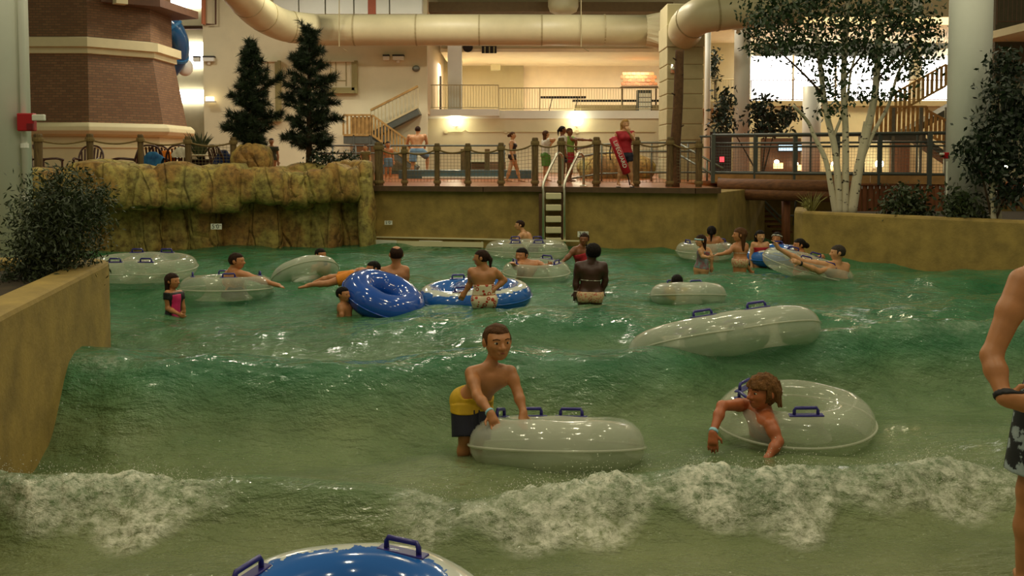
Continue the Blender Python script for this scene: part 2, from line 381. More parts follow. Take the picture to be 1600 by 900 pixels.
# ---- back pool wall and timber deck
BW = [(X(576, 23.0), 23.0), (X(755, 22.4), 22.4), (X(800, 22.6), 22.6), (X(1085, 21.3), 21.3), (X(1122, 21.5), 21.5), (X(1196, 25.5), 25.5)]
struct(MB().prism(BW + [(BW[-1][0], 27), (BW[0][0], 27)], -1.8, 1.30).build('wall_back', M['olive'], bevel=0.02))
mb = MB()
for (a, b) in zip(BW[:-2], BW[1:-1]): mb.bar((a[0], a[1] - .012, 1.308), (b[0], b[1] - .012, 1.308), .03, .02)
struct(mb.build('trim_3', M['cream2']))
mb = MB().bar((*BW[0], .18), (X(905, 22.0), 21.85, .18), .06, .03)
mb.bar((X(600, 22.8), 22.75, .05), (X(755, 22.3), 22.3, .05), .03, .12)
struct(mb.build('trim_4', M['cream2']))
for i, (pa, pb) in enumerate(((585, 617), (640, 690), (705, 755))):
    a = X(pa, 22.7); b = X(pb, 22.5)
    struct(MB().bar((a, 22.86, .04), (b, 22.62 - .1 * i, .04), .06, .16).build('window_%d' % (4 + i), M['signw']))  # white plates for the wave-machine grate openings in the pool wall
DK = [(X(576, 23.0), 22.9), (X(755, 22.4), 22.3), (X(800, 22.6), 22.5), (X(1085, 21.3), 21.2), (X(1124, 21.5), 21.4), (X(1124, 21.5), 26.2), (14, 26.2), (30, 26.2), (30, 50), (-22, 50), (-22, 22.6), (-12, 22.6)]
M['deck'] = mat('orange_deck', rgb(168, 92, 44), 0.28, var=0.2, scale=2, stretch=(.6, 5, 1), col2=rgb(128, 68, 34))
struct(MB().prism(DK, 1.30, 1.40).build('floor_deck', M['deck']))
mb = MB()
for (a, b) in zip(DK[:4], DK[1:5]): mb.bar((a[0], a[1] - .03, 1.35), (b[0], b[1] - .03, 1.35), .08, .12)
M['fascia'] = mat('deck_fascia', rgb(84, 60, 34), 0.7, var=0.2); struct(mb.build('trim_5', M['fascia']))

# ---- hall back walls
YB = 43.0
def wallpx(name, x0, x1, y0, y1, Y, m, th=0.25):
    return struct(MB().bb(X(x0, Y), X(x1, Y), Y, Y + th, Z(y1, Y), Z(y0, Y)).build(name, m))
wallpx('wall_hall_left', 320, 668, -60, 268, 40.0, M['cream'])
struct(MB().bb(X(660, 40), X(660, 40) + .2, 40.27, 50, 3.9, 9.5).build('wall_corridor', M['peach']))
mz = Z(173, YB)
wallpx('wall_back_lower', 560, 1060, 173, 272, YB, M['cream'])
struct(MB().bb(X(655, 41.5), X(1150, YB), YB - .1, 52, mz - .35, mz).build('floor_mezzanine', M['white']))
struct(MB().bb(X(655, 41.5), X(780, 41.5), 41.6, YB, mz - .28, mz).build('trim_6', M['white']))
wallpx('wall_back_upper', 640, 818, 30, 180, 50.0, M['tan'])
wallpx('wall_back_upper_right', 816, 1120, 30, 180, 50.3, M['peach'])
struct(MB().bb(X(690, 44), X(1080, 44), 43.5, 51, Z(83, 44), Z(83, 44) + .3).build('ceiling_mezzanine', M['peach']))
struct(MB().bb(X(640, 41), X(1050, 41), 41, 52, Z(18, 41), Z(18, 41) + .4).build('ceiling_back', mat('brown_ceiling', rgb(108, 92, 62), .8, var=.1)))
struct(MB().bb(X(640, 52), X(1200, 52), 52, 52.3, 1.4, 14).build('wall_far', M['tan']))
struct(MB().bb(X(690, 43.4), X(1080, 43.4), 43.4, 43.7, Z(75, 43.4), Z(16, 43.4)).build('trim_7', M['tan']))
struct(MB().bb(X(700, 43.3), X(722, 43.3), 43.2, 43.75, mz, Z(60, 43.3)).build('trim_8', M['white'], bevel=.03))
for i, (a, b) in enumerate(((666, 673), (677, 688))):
    struct(MB().bb(X(a, 46), X(b, 46), 45.9 + i, 46 + i, mz, Z(108 + 8 * i, 46)).build('door_%d' % (i + 1), M['dark'])) 
# far left: the lit gap behind the tower
struct(MB().bb(X(150, 47), X(330, 47), 47, 47.3, 1.4, Z(-40, 47)).build('wall_far_left', M['cream2']))
for i, (a, b, c, d) in enumerate(((255, 322, 66, 106), (255, 322, 141, 161), (255, 322, -4, 12))):
    struct(MB().bb(X(a, 46.9), X(b, 46.9), 46.8, 46.95, Z(d, 46.9), Z(c, 46.9)).build('window_%d' % (i + 1), M['glow']))
struct(MB().bb(X(255, 46.5), X(322, 46.5), 46.3, 46.6, Z(46, 46.5), Z(41, 46.5)).build('trim_9', M['brown']))
# right half of the hall
wallpx('wall_hall_right', 1085, 1640, 157, 275, 38.0, M['cream2'])
wallpx('wall_hall_right_upper', 1085, 1640, -60, 66, 44.4, M['peach'])
wallpx('wall_far_right', 1080, 1175, 60, 170, 44.6, M['cream'])
struct(MB().bb(X(1085, 38), X(1640, 38), 37.9, 45, Z(158, 38) - .2, Z(158, 38)).build('floor_gallery', M['tan']))
struct(MB().bb(X(1095, 36), X(1150, 36), 35.4, 37.9, Z(160, 36) - .25, Z(160, 36)).build('floor_gallery_end', M['tan']))
for i in range(5):
    a = 1172 + 66 * i
    g = struct(MB().bb(X(a, 44.3), X(a + 63, 44.3), 44.25, 44.35, Z(160, 44.3), Z(88, 44.3)).build('window_%d' % (10 + i), M['glow']))
    struct(MB().bb(X(a + 63, 44.2), X(a + 66, 44.2), 44.1, 44.4, Z(162, 44.2), Z(86, 44.2)).build('trim_%d' % (20 + i), M['white']))
struct(MB().bb(X(1085, 38), X(1640, 38), 38.2, 44.3, Z(66, 44), Z(66, 44) + .3).build('ceiling_gallery', M['peach']))
struct(MB().bb(X(1548, 27), X(1700, 27), 27, 27.3, 1.2, Z(130, 27)).build('wall_side_right', mat('grey_wall', rgb(120, 116, 92), .8, var=.08)))
struct(MB().bb(X(1550, 28), X(1720, 28), 26.4, 29, Z(52, 27), Z(40, 27)).build('floor_balcony', M['cream2']))
struct(MB().bb(X(1550, 29), X(1720, 29), 29, 29.3, Z(140, 29), Z(-60, 29)).build('wall_side_right_upper', mat('brown_wall', rgb(84, 74, 54), .8, var=.1)))
# lower recess under the bridge
struct(MB().bb(X(1120, 27.5), X(1640, 27.5), 27.3, 27.6, -1.4, 1.18).build('wall_recess', M['olive']))
# brown door panels and dark opening below the gallery
for i, (a, b, m) in enumerate(((1105, 1142, 'dark'), (1190, 1250, 'brown'), (1392, 1420, 'brown'))):
    struct(MB().bb(X(a, 37.8), X(b, 37.8), 37.7, 37.95, 1.4, Z(206 + (10 if i else 0), 37.8)).build('door_%d' % (3 + i), M[m]))
# ================================================================== BUILT THINGS
# ---- brick tower
TC = Vector((-13.4, 30.6, 1.4)); R0 = R(-67)
tw = thing('brick_tower', TC, 'tapered octagonal brick tower with cream belt courses behind the rope fence', 'tower')
t = NT('red_brick'); bt = t.n('ShaderNodeTexBrick'); g = t.n('ShaderNodeNewGeometry')
sx = t.n('ShaderNodeSeparateXYZ'); t.l(g.outputs['Position'], sx.inputs[0]); cx = t.n('ShaderNodeCombineXYZ')
sb1 = t.n('ShaderNodeMath', operation='ADD'); t.l(sx.outputs[0], sb1.inputs[0]); sb1.inputs[1].default_value = 13.4
sb2 = t.n('ShaderNodeMath', operation='ADD'); t.l(sx.outputs[1], sb2.inputs[0]); sb2.inputs[1].default_value = -30.6
at2 = t.n('ShaderNodeMath', operation='ARCTAN2'); t.l(sb2.outputs[0], at2.inputs[0]); t.l(sb1.outputs[0], at2.inputs[1])
ad = t.n('ShaderNodeMath', operation='MULTIPLY'); t.l(at2.outputs[0], ad.inputs[0]); ad.inputs[1].default_value = 2.7; t.l(ad.outputs[0], cx.inputs[0]); t.l(sx.outputs[2], cx.inputs[1])
t.l(cx.outputs[0], bt.inputs['Vector']); bt.inputs['Scale'].default_value = 1.0
bt.inputs['Color1'].default_value = (*rgb(138, 100, 68), 1); bt.inputs['Color2'].default_value = (*rgb(114, 80, 54), 1); bt.inputs['Mortar'].default_value = (*rgb(96, 80, 58), 1)
bt.inputs['Mortar Size'].default_value = .012; bt.inputs['Brick Width'].default_value = .21; bt.inputs['Row Height'].default_value = .075
nz = t.noise(t.pos(), .8, 3); t.l(t.mix(t.ramp(nz, [(.3, .0), (.7, .35)]), bt.outputs[0], rgb(104, 72, 46)), t.b.inputs['Base Color']); t.b.inputs['Roughness'].default_value = .8
bm_ = t.n('ShaderNodeBump'); bm_.inputs['Strength'].default_value = .4; t.l(bt.outputs[1], bm_.inputs['Height']); bm_.invert = True; t.l(bm_.outputs[0], t.b.inputs['Normal'])
M['brick'] = t.m
def otower(name, prof, m, bev=0): return MB().lathe(prof, TC, 8, R0).build(name, m, tw, bevel=bev)
otower('upper_shaft', [(2.50, 3.9), (2.46, 9.0)], M['brick'])
otower('belt_course', [(2.56, 3.70), (2.64, 3.72), (2.64, 3.88), (2.78, 3.90), (2.78, 4.16), (2.55, 4.2)], M['cream2'])
otower('lower_shaft', [(2.93, 1.66), (2.56, 3.72)], M['brick'])
otower('cornice', [(2.9, 1.30), (3.08, 1.36), (3.18, 1.46), (3.16, 1.58), (3.05, 1.68), (2.9, 1.70)], M['cream2'], .02)
otower('base', [(2.78, -.02), (2.78, .95), (2.84, .97), (2.84, 1.03), (2.78, 1.05), (2.78, 1.32)], M['cream2'])
MB().prism([(-12.0, 28.3), (-10.6, 29.2), (-10.3, 31.8), (-12, 32.5)], 6.62, 6.85).build('eave', M['brown'], tw)
MB().box((P(190, 3, 28.6).x, 28.5, Z(2, 28.6)), (.34, .3, .2), (0, 0, R(43))).build('corbel', M['cream2'], tw)
# ---- blue slide
pts = catmull([P(236, 26, 34), P(262, 34, 34), P(277, 55, 34.2), P(281, 78, 34.6), P(273, 100, 35), P(255, 118, 35.4), P(236, 124, 35.8)], 6)
M['slide'] = mat('blue_fibreglass', rgb(34, 96, 150), .2, var=.06, coat=.4)
sl = thing('water_slide', P(260, 120, 34.6), 'curving blue tube slide emerging behind the brick tower', 'slide')
ptube(pts, .33, 16).build('slide_tube', M['slide'], sl, smooth=True)
for k in (8, 20, 30): ptube([pts[k], pts[k + 1]], .37, 16).build('flange', mat('slide_flange', rgb(60, 130, 186), .25, var=0), sl, smooth=False)
MB().bb(-12.3, -12.1, 34.6, 34.8, 1.4, P(255, 118, 35.4).z).build('support_post', M['steel'], sl)
MB().ell(P(289, 105, 35.5), (.30, .3, .33), 12, 8).build('end_cap', M['white'], sl, smooth=True)

# ---- rock wall
t = NT('artificial_rock'); v0 = t.pos((1, 1, .5)); n1 = t.noise(v0, 1.6, 5, .6); n2 = t.noise(t.pos(), 7, 6, .65)
c1 = t.ramp(n1, [(.28, rgb(142, 98, 46)), (.42, rgb(172, 132, 66)), (.56, rgb(182, 162, 84)), (.72, rgb(150, 142, 80))])
c2 = t.mix(t.ramp(n2, [(.36, .75), (.58, 0.0)]), c1, rgb(84, 62, 30)); t.l(c2, t.b.inputs['Base Color']); t.b.inputs['Roughness'].default_value = .8
vo = t.n('ShaderNodeTexVoronoi', feature='DISTANCE_TO_EDGE'); vo.inputs['Scale'].default_value = 1.5; t.l(t.pos((1.2, 1.2, .32)), vo.inputs['Vector'])
ck = t.ramp(vo.outputs[0], [(0.0, 0.0), (.05, 1.0)]); mu = t.n('ShaderNodeMath', operation='MULTIPLY_ADD'); t.l(n2, mu.inputs[0]); mu.inputs[1].default_value = .6; t.l(ck, mu.inputs[2])
t.bump(mu.outputs[0], .75, .06); M['rock'] = t.m
def boulder(cx, cy, cz, sx, sy, sz, seed, parent, n=12, amp=.10, name='rock', flat=4.0):
    vs = []; fs = []; m = n
    off = Vector((seed * 7.3, seed * 3.1, seed * 1.7))
    for i in range(m + 1):
        th = math.pi * i / m
        for k in range(2 * n):
            a = 2 * math.pi * k / (2 * n)
            d = Vector((math.sin(th) * math.cos(a), math.sin(th) * math.sin(a), math.cos(th)))
            q = (abs(d.x) ** flat + abs(d.y) ** flat + abs(d.z) ** flat) ** (-1 / flat); p = d * q
            w_ = Vector((p.x * sx, p.y * sy, p.z * sz)); c = Vector((cx, cy, cz))
            nn = noise.noise((c + w_) * 1.3 + off) * amp * 1.6 + noise.noise((c + w_) * 3.5 + off) * amp * .7
            cr = noise.noise(Vector(((cx + w_.x) * 2.4, (cz + w_.z) * .8, seed)))
            nn -= amp * .9 * max(0, 1 - abs(cr) * 9)
            vs.append(c + w_ + d * nn)
    for i in range(m):
        for k in range(2 * n): fs.append((i * 2 * n + k, (i + 1) * 2 * n + k, (i + 1) * 2 * n + (k + 1) % (2 * n), i * 2 * n + (k + 1) % (2 * n)))
    return MB().add(vs, fs).build(name, M['rock'], parent, smooth=True)
rw = thing('rock_wall', (X(310, 22), 22.0, -.5), 'overhanging ochre artificial rock cliff along the far left pool edge', 'rock wall')
UP = [(0, 62, 262, 332), (40, 125, 266, 334), (108, 206, 251, 324), (170, 256, 263, 330), (248, 322, 257, 328), (310, 378, 256, 334), (370, 405, 262, 318), (398, 446, 261, 320), (440, 482, 267, 325), (475, 520, 266, 318), (510, 562, 254, 317)]
for i, (a, b, c, d) in enumerate(UP):
    Yc = interp((a + b) / 2, [0, 300, 578], [20.7, 21.6, 22.6])
    xa, xb = X(a - 3, Yc), X(b + 3, Yc); za, zb = Z(d, Yc - .5), Z(c, Yc - .5)
    boulder((xa + xb) / 2, Yc + .15, (za + zb) / 2, (xb - xa) / 2, .62, (zb - za) / 2, i + 1, rw, amp=.085, flat=6)
for i in range(12):
    a = i * 48 - 4; b = a + 54; Yc = interp((a + b) / 2, [0, 300, 578], [20.9, 21.8, 22.8])
    xa, xb = X(a, Yc), X(b, Yc)
    boulder((xa + xb) / 2, Yc + .55 + .1 * (i % 2), .45, (xb - xa) / 2 + .03, .55, .95, 30 + i, rw, amp=.06)
boulder(X(570, 22.5), 22.85, .75, .2, .5, 1.25, 55, rw, amp=.06)
boulder(X(545, 22.7), 23.0, 1.75, .55, .35, .30, 56, rw, amp=.06, flat=2.5)
boulder(X(395, 23.3), 23.2, 1.9, .48, .35, .50, 57, rw, amp=.07, flat=3)
boulder(X(490, 23.5), 23.8, 1.6, .8, .45, .35, 58, rw, amp=.07, flat=2.5)

# ---- columns
def column(px0, px1, Y, z0, z1, label, name='column'):
    x0, x1 = X(px0, Y), X(px1, Y); r = (x1 - x0) / 2; c = ((x0 + x1) / 2, Y + r * .2, z0)
    root = thing(name, c, label, 'column'); MB().lathe([(r, 0), (r, z1 - z0)], c, 40).build('shaft', M['white'], root, smooth=True)
    for p in root.children: 
        for q in p.data.polygons:
            if len(q.vertices) > 4: q.use_smooth = False
    return root, c, r
lc, c, r = column(-92, 36, 10.9, .9, 8, 'thick white round column beside the dark shrub')
pp = thing('conduit_pipe', (c[0] + r + .04, c[1] - .1, .9), 'thin white vertical pipe running down beside the thick column', 'pipe')
ptube([(c[0] + r + .035, c[1] - .12, .9), (c[0] + r + .035, c[1] - .12, 8)], .035, 10).build('pipe_shaft', M['white'], pp, smooth=True)
for zz in (1.6, 2.2, 4.0): MB().lathe([(.045, 0), (.045, .05)], (c[0] + r + .035, c[1] - .12, zz), 10).build('coupling', M['white'], pp)
def alarm(p, label, sgn=1, s=1.0):
    o = thing('fire_alarm', p, label, 'alarm'); p = Vector(p)
    MB().box(p, (.19 * s, .08 * s, .2 * s)).build('housing', M['red'], o, bevel=.012)
    MB().box(p + Vector((sgn * .15 * s, -.03, .05 * s)), (.14 * s, .05, .07 * s)).build('strobe', M['signw'], o, bevel=.01)
    MB().box(p + Vector((sgn * .06 * s, -.05 * s, -.05 * s)), (.07 * s, .02, .07 * s)).build('sounder_grille', mat('dark_red', rgb(120, 14, 20), .5, var=0), o)
alarm(P(42, 191, 10.80), 'red fire alarm with white strobe on the pipe of the thick column')
rc, c2_, r2 = column(1483, 1546, 18.7, .8, 9, 'white round column beside the birch planter and dark tree')
alarm(P(1478, 243, 18.5), 'small red fire alarm on the white column by the bridge railing', -1, .6)
ptube([P(1480, 252, 18.45), P(1479, 345, 18.45)], .018, 8).build('conduit', M['signw'], rc)
column(1146, 1171, 30.0, 1.4, 9, 'slim white square-shouldered column behind the leafy shrub by the bridge')
column(1100, 1109, 33.0, 1.4, 8, 'narrow white column beside the concrete pier')
column(1254, 1282, 34.0, 1.4, Z(135, 34), 'short white column standing behind the birch trunks')
column(1418, 1436, 42.5, Z(158, 38), 9.5, 'pale column in front of the bright gallery windows')

# ---- concrete pier of stacked blocks
pr = thing('concrete_pier', (X(1070, 30), 30.75, 1.4), 'square concrete pier of stacked grooved blocks carrying the duct', 'pier')
M['conc'] = mat('pier_concrete', rgb(176, 166, 124), .8, var=.08, scale=3, bump=.1)
xa, xb = X(1041, 30), X(1098, 30); edges = [292, 270, 247, 219, 194, 170, 147, 124, 101, 73]
for a, b in zip(edges, edges[1:]):
    MB().bb(xa, xb, 30, 31.6, Z(a, 30) + .012, Z(b, 30) - .012).build('block', M['conc'], pr, bevel=.02)
MB().bb(xa + .03, xb - .03, 30.03, 31.57, 1.4, Z(73, 30)).build('core', M['tan'], pr)
MB().lathe([(.09, 0), (.09, .26)], P(1052, 114, 29.95), 12).build('sconce', M['chrome'], pr, smooth=True)
# ---- ducts
dz = Z(47, 38); dr = 24.0 * 38 / 1500
dc = thing('air_duct', (X(720, 38), 38, dz - dr), 'long round cream air duct under the ceiling ending in a flared box', 'duct')
path = catmull([P(352, -40, 33), P(378, -8, 34.2), P(405, 20, 35.8), P(445, 40, 37.2), P(500, 47, 38)], 6) + [P(560, 47, 38), P(800, 47, 38), P(1010, 48, 38)]
MB().tube(path, dr, 24).build('duct_pipe', M['duct'], dc, smooth=True)
for px in (553, 650, 748, 845, 943):
    a = P(px, 47, 38); ptube([a, a + Vector((.06, 0, 0))], dr * 1.02, 24).build('flange', M['ductline'], dc)
for k in (8, 13, 19): ptube([path[k], path[k] + (path[k + 1] - path[k]).normalized() * .05], dr * 1.02, 24).build('flange', M['ductline'], dc)
a0 = P(1008, 48, 38); bx = MB()
n = 24; ring = [(a0.x, 38 + dr * math.cos(2 * math.pi * k / n), a0.z + dr * math.sin(2 * math.pi * k / n)) for k in range(n)]
sq = []
for k in range(n):
    a = 2 * math.pi * k / n; q = 1 / max(abs(math.cos(a)), abs(math.sin(a))); sq.append((a0.x + .85, 38 + .72 * q * math.cos(a), a0.z + .72 * q * math.sin(a)))
bx.add(ring + sq, [(k, (k + 1) % n, n + (k + 1) % n, n + k) for k in range(n)] + [tuple(range(n, 2 * n))]); bx.build('flared_end', M['duct'], dc)
for px, py in ((530, -6), (908, -6)):
    ptube([P(px, py - 30, 37.2), P(px, 73, 37.2), P(px + 12, 80, 37.6)], .02, 6).build('hanger_rod', M['ductline'], dc)
d2 = thing('elbow_duct', P(1070, 72, 30.8), 'large cream duct elbow rising from the concrete pier', 'duct')
MB().bb(xa - .02, xb + .02, 29.98, 31.62, Z(73, 30), Z(38, 30)).build('plenum_box', M['duct'], d2, bevel=.02)
MB().bb(xa + .02, xb - .25, 30.2, 31.62, Z(40, 30), Z(4, 30)).build('riser', M['duct'], d2, bevel=.02)
pth = catmull([P(1070, 52, 30.2), P(1074, 40, 29.2), P(1092, 26, 28.4), P(1118, 20, 28.2)], 6) + [P(1145, 17, 28.2), P(1250, 10, 28.2)]
MB().tube(pth, .53, 24).build('elbow_pipe', M['duct'], d2, smooth=True)
for k in (9, 18): ptube([pth[k], pth[k] + (pth[k + 1] - pth[k]).normalized() * .05], .545, 24).build('flange', M['ductline'], d2)
vd = thing('vertical_duct', P(880, 20, 40), 'short round duct stub hanging from the ceiling above the long duct', 'duct')
MB().lathe([(.3, -.02), (.55, .1), (.62, .3), (.62, 2)], P(880, 22, 39.5), 24).build('duct_stub', M['duct'], vd, smooth=True)
cb = thing('ceiling_box', P(545, 22, 39.6), 'long cream boxed soffit above the round duct', 'soffit')
for i, (a, b) in enumerate(((432, 470), (472, 511), (513, 555), (557, 578), (590, 610), (612, 661))):
    MB().bb(X(a, 39.5), X(b, 39.5), 39.3, 39.9, Z(23, 39.5), Z(-30, 39.5)).build('panel', M['white'], cb, bevel=.01)
MB().bb(X(578, 39.5), X(590, 39.5), 39.28, 39.9, Z(23, 39.5), Z(-30, 39.5)).build('red_pipe', mat('red_pipe', rgb(176, 92, 62), .6, var=.1), cb)
rp = thing('sprinkler_pipe', P(318, 40, 39.9), 'thin orange red pipe frame on the edge of the hall wall', 'pipe')
ptube([P(318, -20, 39.9), P(318, 38, 39.9)], .09, 8).build('pipe_shaft', mat('orange_pipe', rgb(196, 118, 78), .5, var=0), rp)
ptube([P(337, -20, 39.8), P(337, 38, 39.8), P(322, 38, 39.8)], .04, 8).build('pipe_frame', M['brown'], rp)
# ---- wall fittings
def flood(px, py, Y, label, lit=False, s=1.0, two=True):
    o = thing('flood_light', P(px, py, Y), label, 'light', 'twin-head wall lights'); p = P(px, py, Y)
    for dx, w_ in (((-.38, .26), (.12, .46)) if two else ((0, .5),)):
        MB().box(p + Vector((dx * s, 0, 0)), (w_ * s, .22 * s, .17 * s)).build('lamp_head', M['white'], o, bevel=.02)
        MB().box(p + Vector((dx * s, 0, .11 * s)), (w_ * s * 1.04, .24 * s, .06 * s)).build('lamp_cap', M['black'], o)
    MB().lathe([(.05, -.12), (.08, -.06), (.05, 0)], p + Vector((.1 * s, .05, -.08 * s)), 8).build('swivel', M['white'], o)
flood(322, 93, 39.88, 'twin white wall light with black tops at the corner of the hall wall')
flood(618, 91, 39.88, 'twin white wall light with black tops above the stair')
flood(1150, 43, 29.5, 'twin white wall light with black tops on the slim column', s=.85)
o = thing('wall_sconce', P(329, 155, 39.7), 'small lit sconce glowing on the corner of the hall wall', 'light')
MB().box(P(328, 155, 39.7), (.3, .2, .2)).build('lamp_lens', emit('sconce_glow', (1, .82, .5), 5), o); MB().box(P(329, 159, 39.7), (.4, .22, .06)).build('lamp_base', M['white'], o)
o = thing('round_plate', P(650, 107, 39.9), 'round grey metal plate on the hall wall', 'plate'); MB().ell(P(650, 107, 39.9), (.16, .06, .13), 14, 8).build('dome', M['steel'], o, smooth=True)
def frame(px0, px1, py0, py1, label, lines):
    o = thing('framed_panel', P((px0 + px1) / 2, py1, 39.8), label, 'panel'); Y = 39.85
    x0, x1, z0, z1 = X(px0, Y), X(px1, Y), Z(py1, Y), Z(py0, Y)
    MB().bb(x0, x1, Y, Y + .1, z0, z1).build('backing', M['cream'], o)
    for k in range(2):
        e = .12 * k; m = M['trim']
        MB().bb(x1 - .12 - e, x1 - e, Y - .14 + .05 * k, Y, z0, z1).build('side_trim', m, o); MB().bb(x0, x1 - .1, Y - .14 + .05 * k, Y, z0 + e, z0 + .12 + e).build('sill_trim', m, o)
    MB().bb(x0, x1, Y - .1, Y, z1 - .05, z1).build('head_trim', M['cream'], o)
    for lx in lines: MB().bb(X(lx, Y) - .015, X(lx, Y) + .015, Y - .03, Y, z0 + .3, z1).build('muntin', M['trim'], o)
    MB().bb(x0 + .3, x1 - .5, Y - .03, Y, Z(126, Y) - .015, Z(126, Y) + .015).build('muntin', M['trim'], o)
frame(500, 560, 95, 146, 'recessed wall panel with olive trim to the right of the taller pine', (518, 526, 542))
frame(408, 441, 95, 190, 'tall narrow recessed wall panel with olive trim between the two pines', (420,))
def globe(px, py, Y, r, label, pw=40, back=.39, group='round wall globes'):
    o = thing('globe_lamp', P(px, py, Y), label, 'lamp', group); p = P(px, py, Y)
    MB().ell(p, (r, r, r), 16, 10).build('globe', M['bulb'], o, smooth=True); MB().lathe([(r * .5, -r * 1.15), (r * .5, -r * .9)], p, 10).build('collar', M['white'], o)
    MB().bar(p + Vector((0, 0, -r)), p + Vector((0, back, -r)) if back else Vector((p.x, p.y, 1.4)), .05, .05).build('bracket', M['white'], o)
    point('globe_light', p + Vector((0, -r - .25, 0)), pw, r=.2)
globe(712, 188, YB - .4, .25, 'glowing round lamp below the end of the stair landing slab', 9)
globe(902, 188, YB - .4, .25, 'glowing round lamp on the wall behind the deck fence', 9)
globe(1001, 255, 33.0, .14, 'glowing round lamp low behind the lifeguard', 6, None)
globe(1374, 256, 37.4, .16, 'bright round lamp behind the bridge and birch trunks', 20, .62)
globe(1573, 258, 26.8, .07, 'tiny bright lamp seen through the dark tree', 4)
o = thing('wall_conduit', P(800, 206, YB - .05), 'thin horizontal conduit on the lower back wall', 'pipe')
ptube([P(695, 206, YB - .06), P(722, 206, YB - .06), P(727, 203, YB - .06), P(732, 206, YB - .06), P(1025, 206, YB - .06)], .025, 6).build('conduit_run', M['cream2'], o)
for px in (697, 790, 902): MB().box(P(px, 206, YB - .06), (.14, .08, .14)).build('junction_box', M['cream2'], o)
# ---- mezzanine fittings
def railing(name, pts, h, label, m, step=.12, posts=1.6, r=.02, br=.008, bottom=.08, cat='railing'):
    o = thing(name, pts[0], label, cat)
    pts = [Vector(p) for p in pts]; up = Vector((0, 0, h))
    ptube([p + up for p in pts], r, 6).build('top_rail', m, o); ptube([p + Vector((0, 0, bottom)) for p in pts], r * .8, 6).build('bottom_rail', m, o)
    mb = MB()
    for a, b in zip(pts, pts[1:]):
        L = (b - a).length; n = max(1, int(L / posts))
        for k in range(n + 1):
            q = a.lerp(b, k / n); MB().tube([q, q + up], r * .9, 6).build('post', m, o)
        for k in range(int(L / step)):
            q = a.lerp(b, (k + .5) * step / L); mb.tube([q + Vector((0, 0, bottom)), q + up], br, 4, caps=False)
    if mb.v: tag(mb.build('balusters', m, o), kind='stuff')
    return o
M['rail'] = mat('cream_rail', rgb(190, 176, 132), .5, var=.05)
railing('balcony_railing', [(X(660, 41.8), 41.8, mz), (X(779, 41.8), 41.8, mz), ], 1.05, 'cream baluster railing on the stair landing slab of the mezzanine', M['rail'])
railing('balcony_railing', [(X(779, 42.9), 42.9, mz), (X(1035, 42.9), 42.9, mz)], 1.0, 'cream baluster railing along the mezzanine edge behind the duct', M['rail'])
aw = thing('shingle_awning', P(998, 134, 46.5), 'small orange shingled awning over the mezzanine snack counter', 'awning')
M['shin'] = mat('cedar_shingle', rgb(186, 118, 54), .8, var=.35, scale=4, col2=rgb(140, 78, 32))
for r_ in range(4):
    for k in range(8):
        x = X(970, 46.5) + .22 * k + (.11 if r_ % 2 else 0); 
        if x + .2 > X(1027, 46.5): continue
        MB().box((x + .1, 46.9 - .18 * (3 - r_) * .7, Z(134, 46.5) + .09 + .17 * r_), (.205, .03, .2), (R(-38 + random.uniform(-4, 4)), 0, 0)).build('shingle', M['shin'], aw)
for px in (972, 1025): MB().bb(X(px, 46.9) - .04, X(px, 46.9) + .04, 47.0, 47.08, mz, Z(134, 46.5)).build('awning_post', M['brown'], aw)
MB().bb(X(970, 46.5), X(1027, 46.5), 46.4, 47.2, Z(135.5, 46.5) - .04, Z(135, 46.5)).build('soffit', M['brown'], aw)
o = thing('snack_counter', (X(960, 46.5), 46.5, mz), 'long counter with a dark top on the mezzanine', 'counter')
MB().bb(X(898, 46.5), X(1040, 46.5), 46.6, 47, mz, mz + .45).build('counter_body', M['tan'], o); MB().bb(X(895, 46.5), X(1045, 46.5), 46.5, 47.1, mz + .62, mz + .7).build('counter_top', M['dark'], o)
o = thing('long_table', (X(880, 45), 45, mz), 'dark topped long table standing on the mezzanine', 'table')
MB().bb(X(845, 45), X(915, 45), 44.8, 45.4, mz + .68, mz + .76).build('tabletop', M['dark'], o)
for px in (860, 900): MB().bar((X(px - 3, 45), 45.1, mz), (X(px + 3, 45), 45.1, mz + .7), .04, .04).build('leg', M['dsteel'], o)
o = thing('drinks_cabinet', (X(1005, 46), 46, mz), 'white glass fronted cabinet under the shingled awning', 'cabinet')
MB().bb(X(995, 46), X(1017, 46), 45.8, 46.4, mz, Z(141, 46)).build('cabinet_body', M['dsteel'], o)
for k in range(4): MB().bb(X(997, 46), X(1015, 46), 45.74, 45.8, mz + .12 + .22 * k, mz + .3 + .22 * k).build('shelf_front', M['signw'], o)
o = thing('wall_speaker', P(775, 110, 49.5), 'cream box speaker hanging on the upper back wall', 'speaker')
MB().bb(X(767, 49.4), X(783, 49.4), 49.1, 49.7, Z(97, 49.4), Z(84, 49.4)).build('cabinet', M['cream2'], o); MB().bb(X(767, 49.4), X(782, 49.4), 49.05, 49.5, Z(110, 49.4), Z(98, 49.4)).build('lower_box', M['cream2'], o)
o = thing('air_grille', P(765, 83, 43.35), 'dark louvred grille in the beam above the mezzanine', 'vent')
MB().bb(X(753, 43.3), X(776, 43.3), 43.28, 43.4, Z(83, 43.3), Z(72, 43.3)).build('backing', M['dark'], o)
for k in range(3): MB().bb(X(757 + 7 * k, 43.3), X(759 + 7 * k, 43.3), 43.24, 43.3, Z(83, 43.3), Z(73, 43.3)).build('slat', M['trim'], o)
o = thing('round_vent', P(731, 76, 43.3), 'dark half round vent in the beam above the mezzanine', 'vent'); MB().ell(P(731, 74, 43.3), (.23, .08, .22), 16, 8).build('vent_disc', M['dark'], o, smooth=True); MB().lathe([(.25, 0), (.25, .02)], P(731, 66, 43.3), 16).build('vent_rim', M['trim'], o)

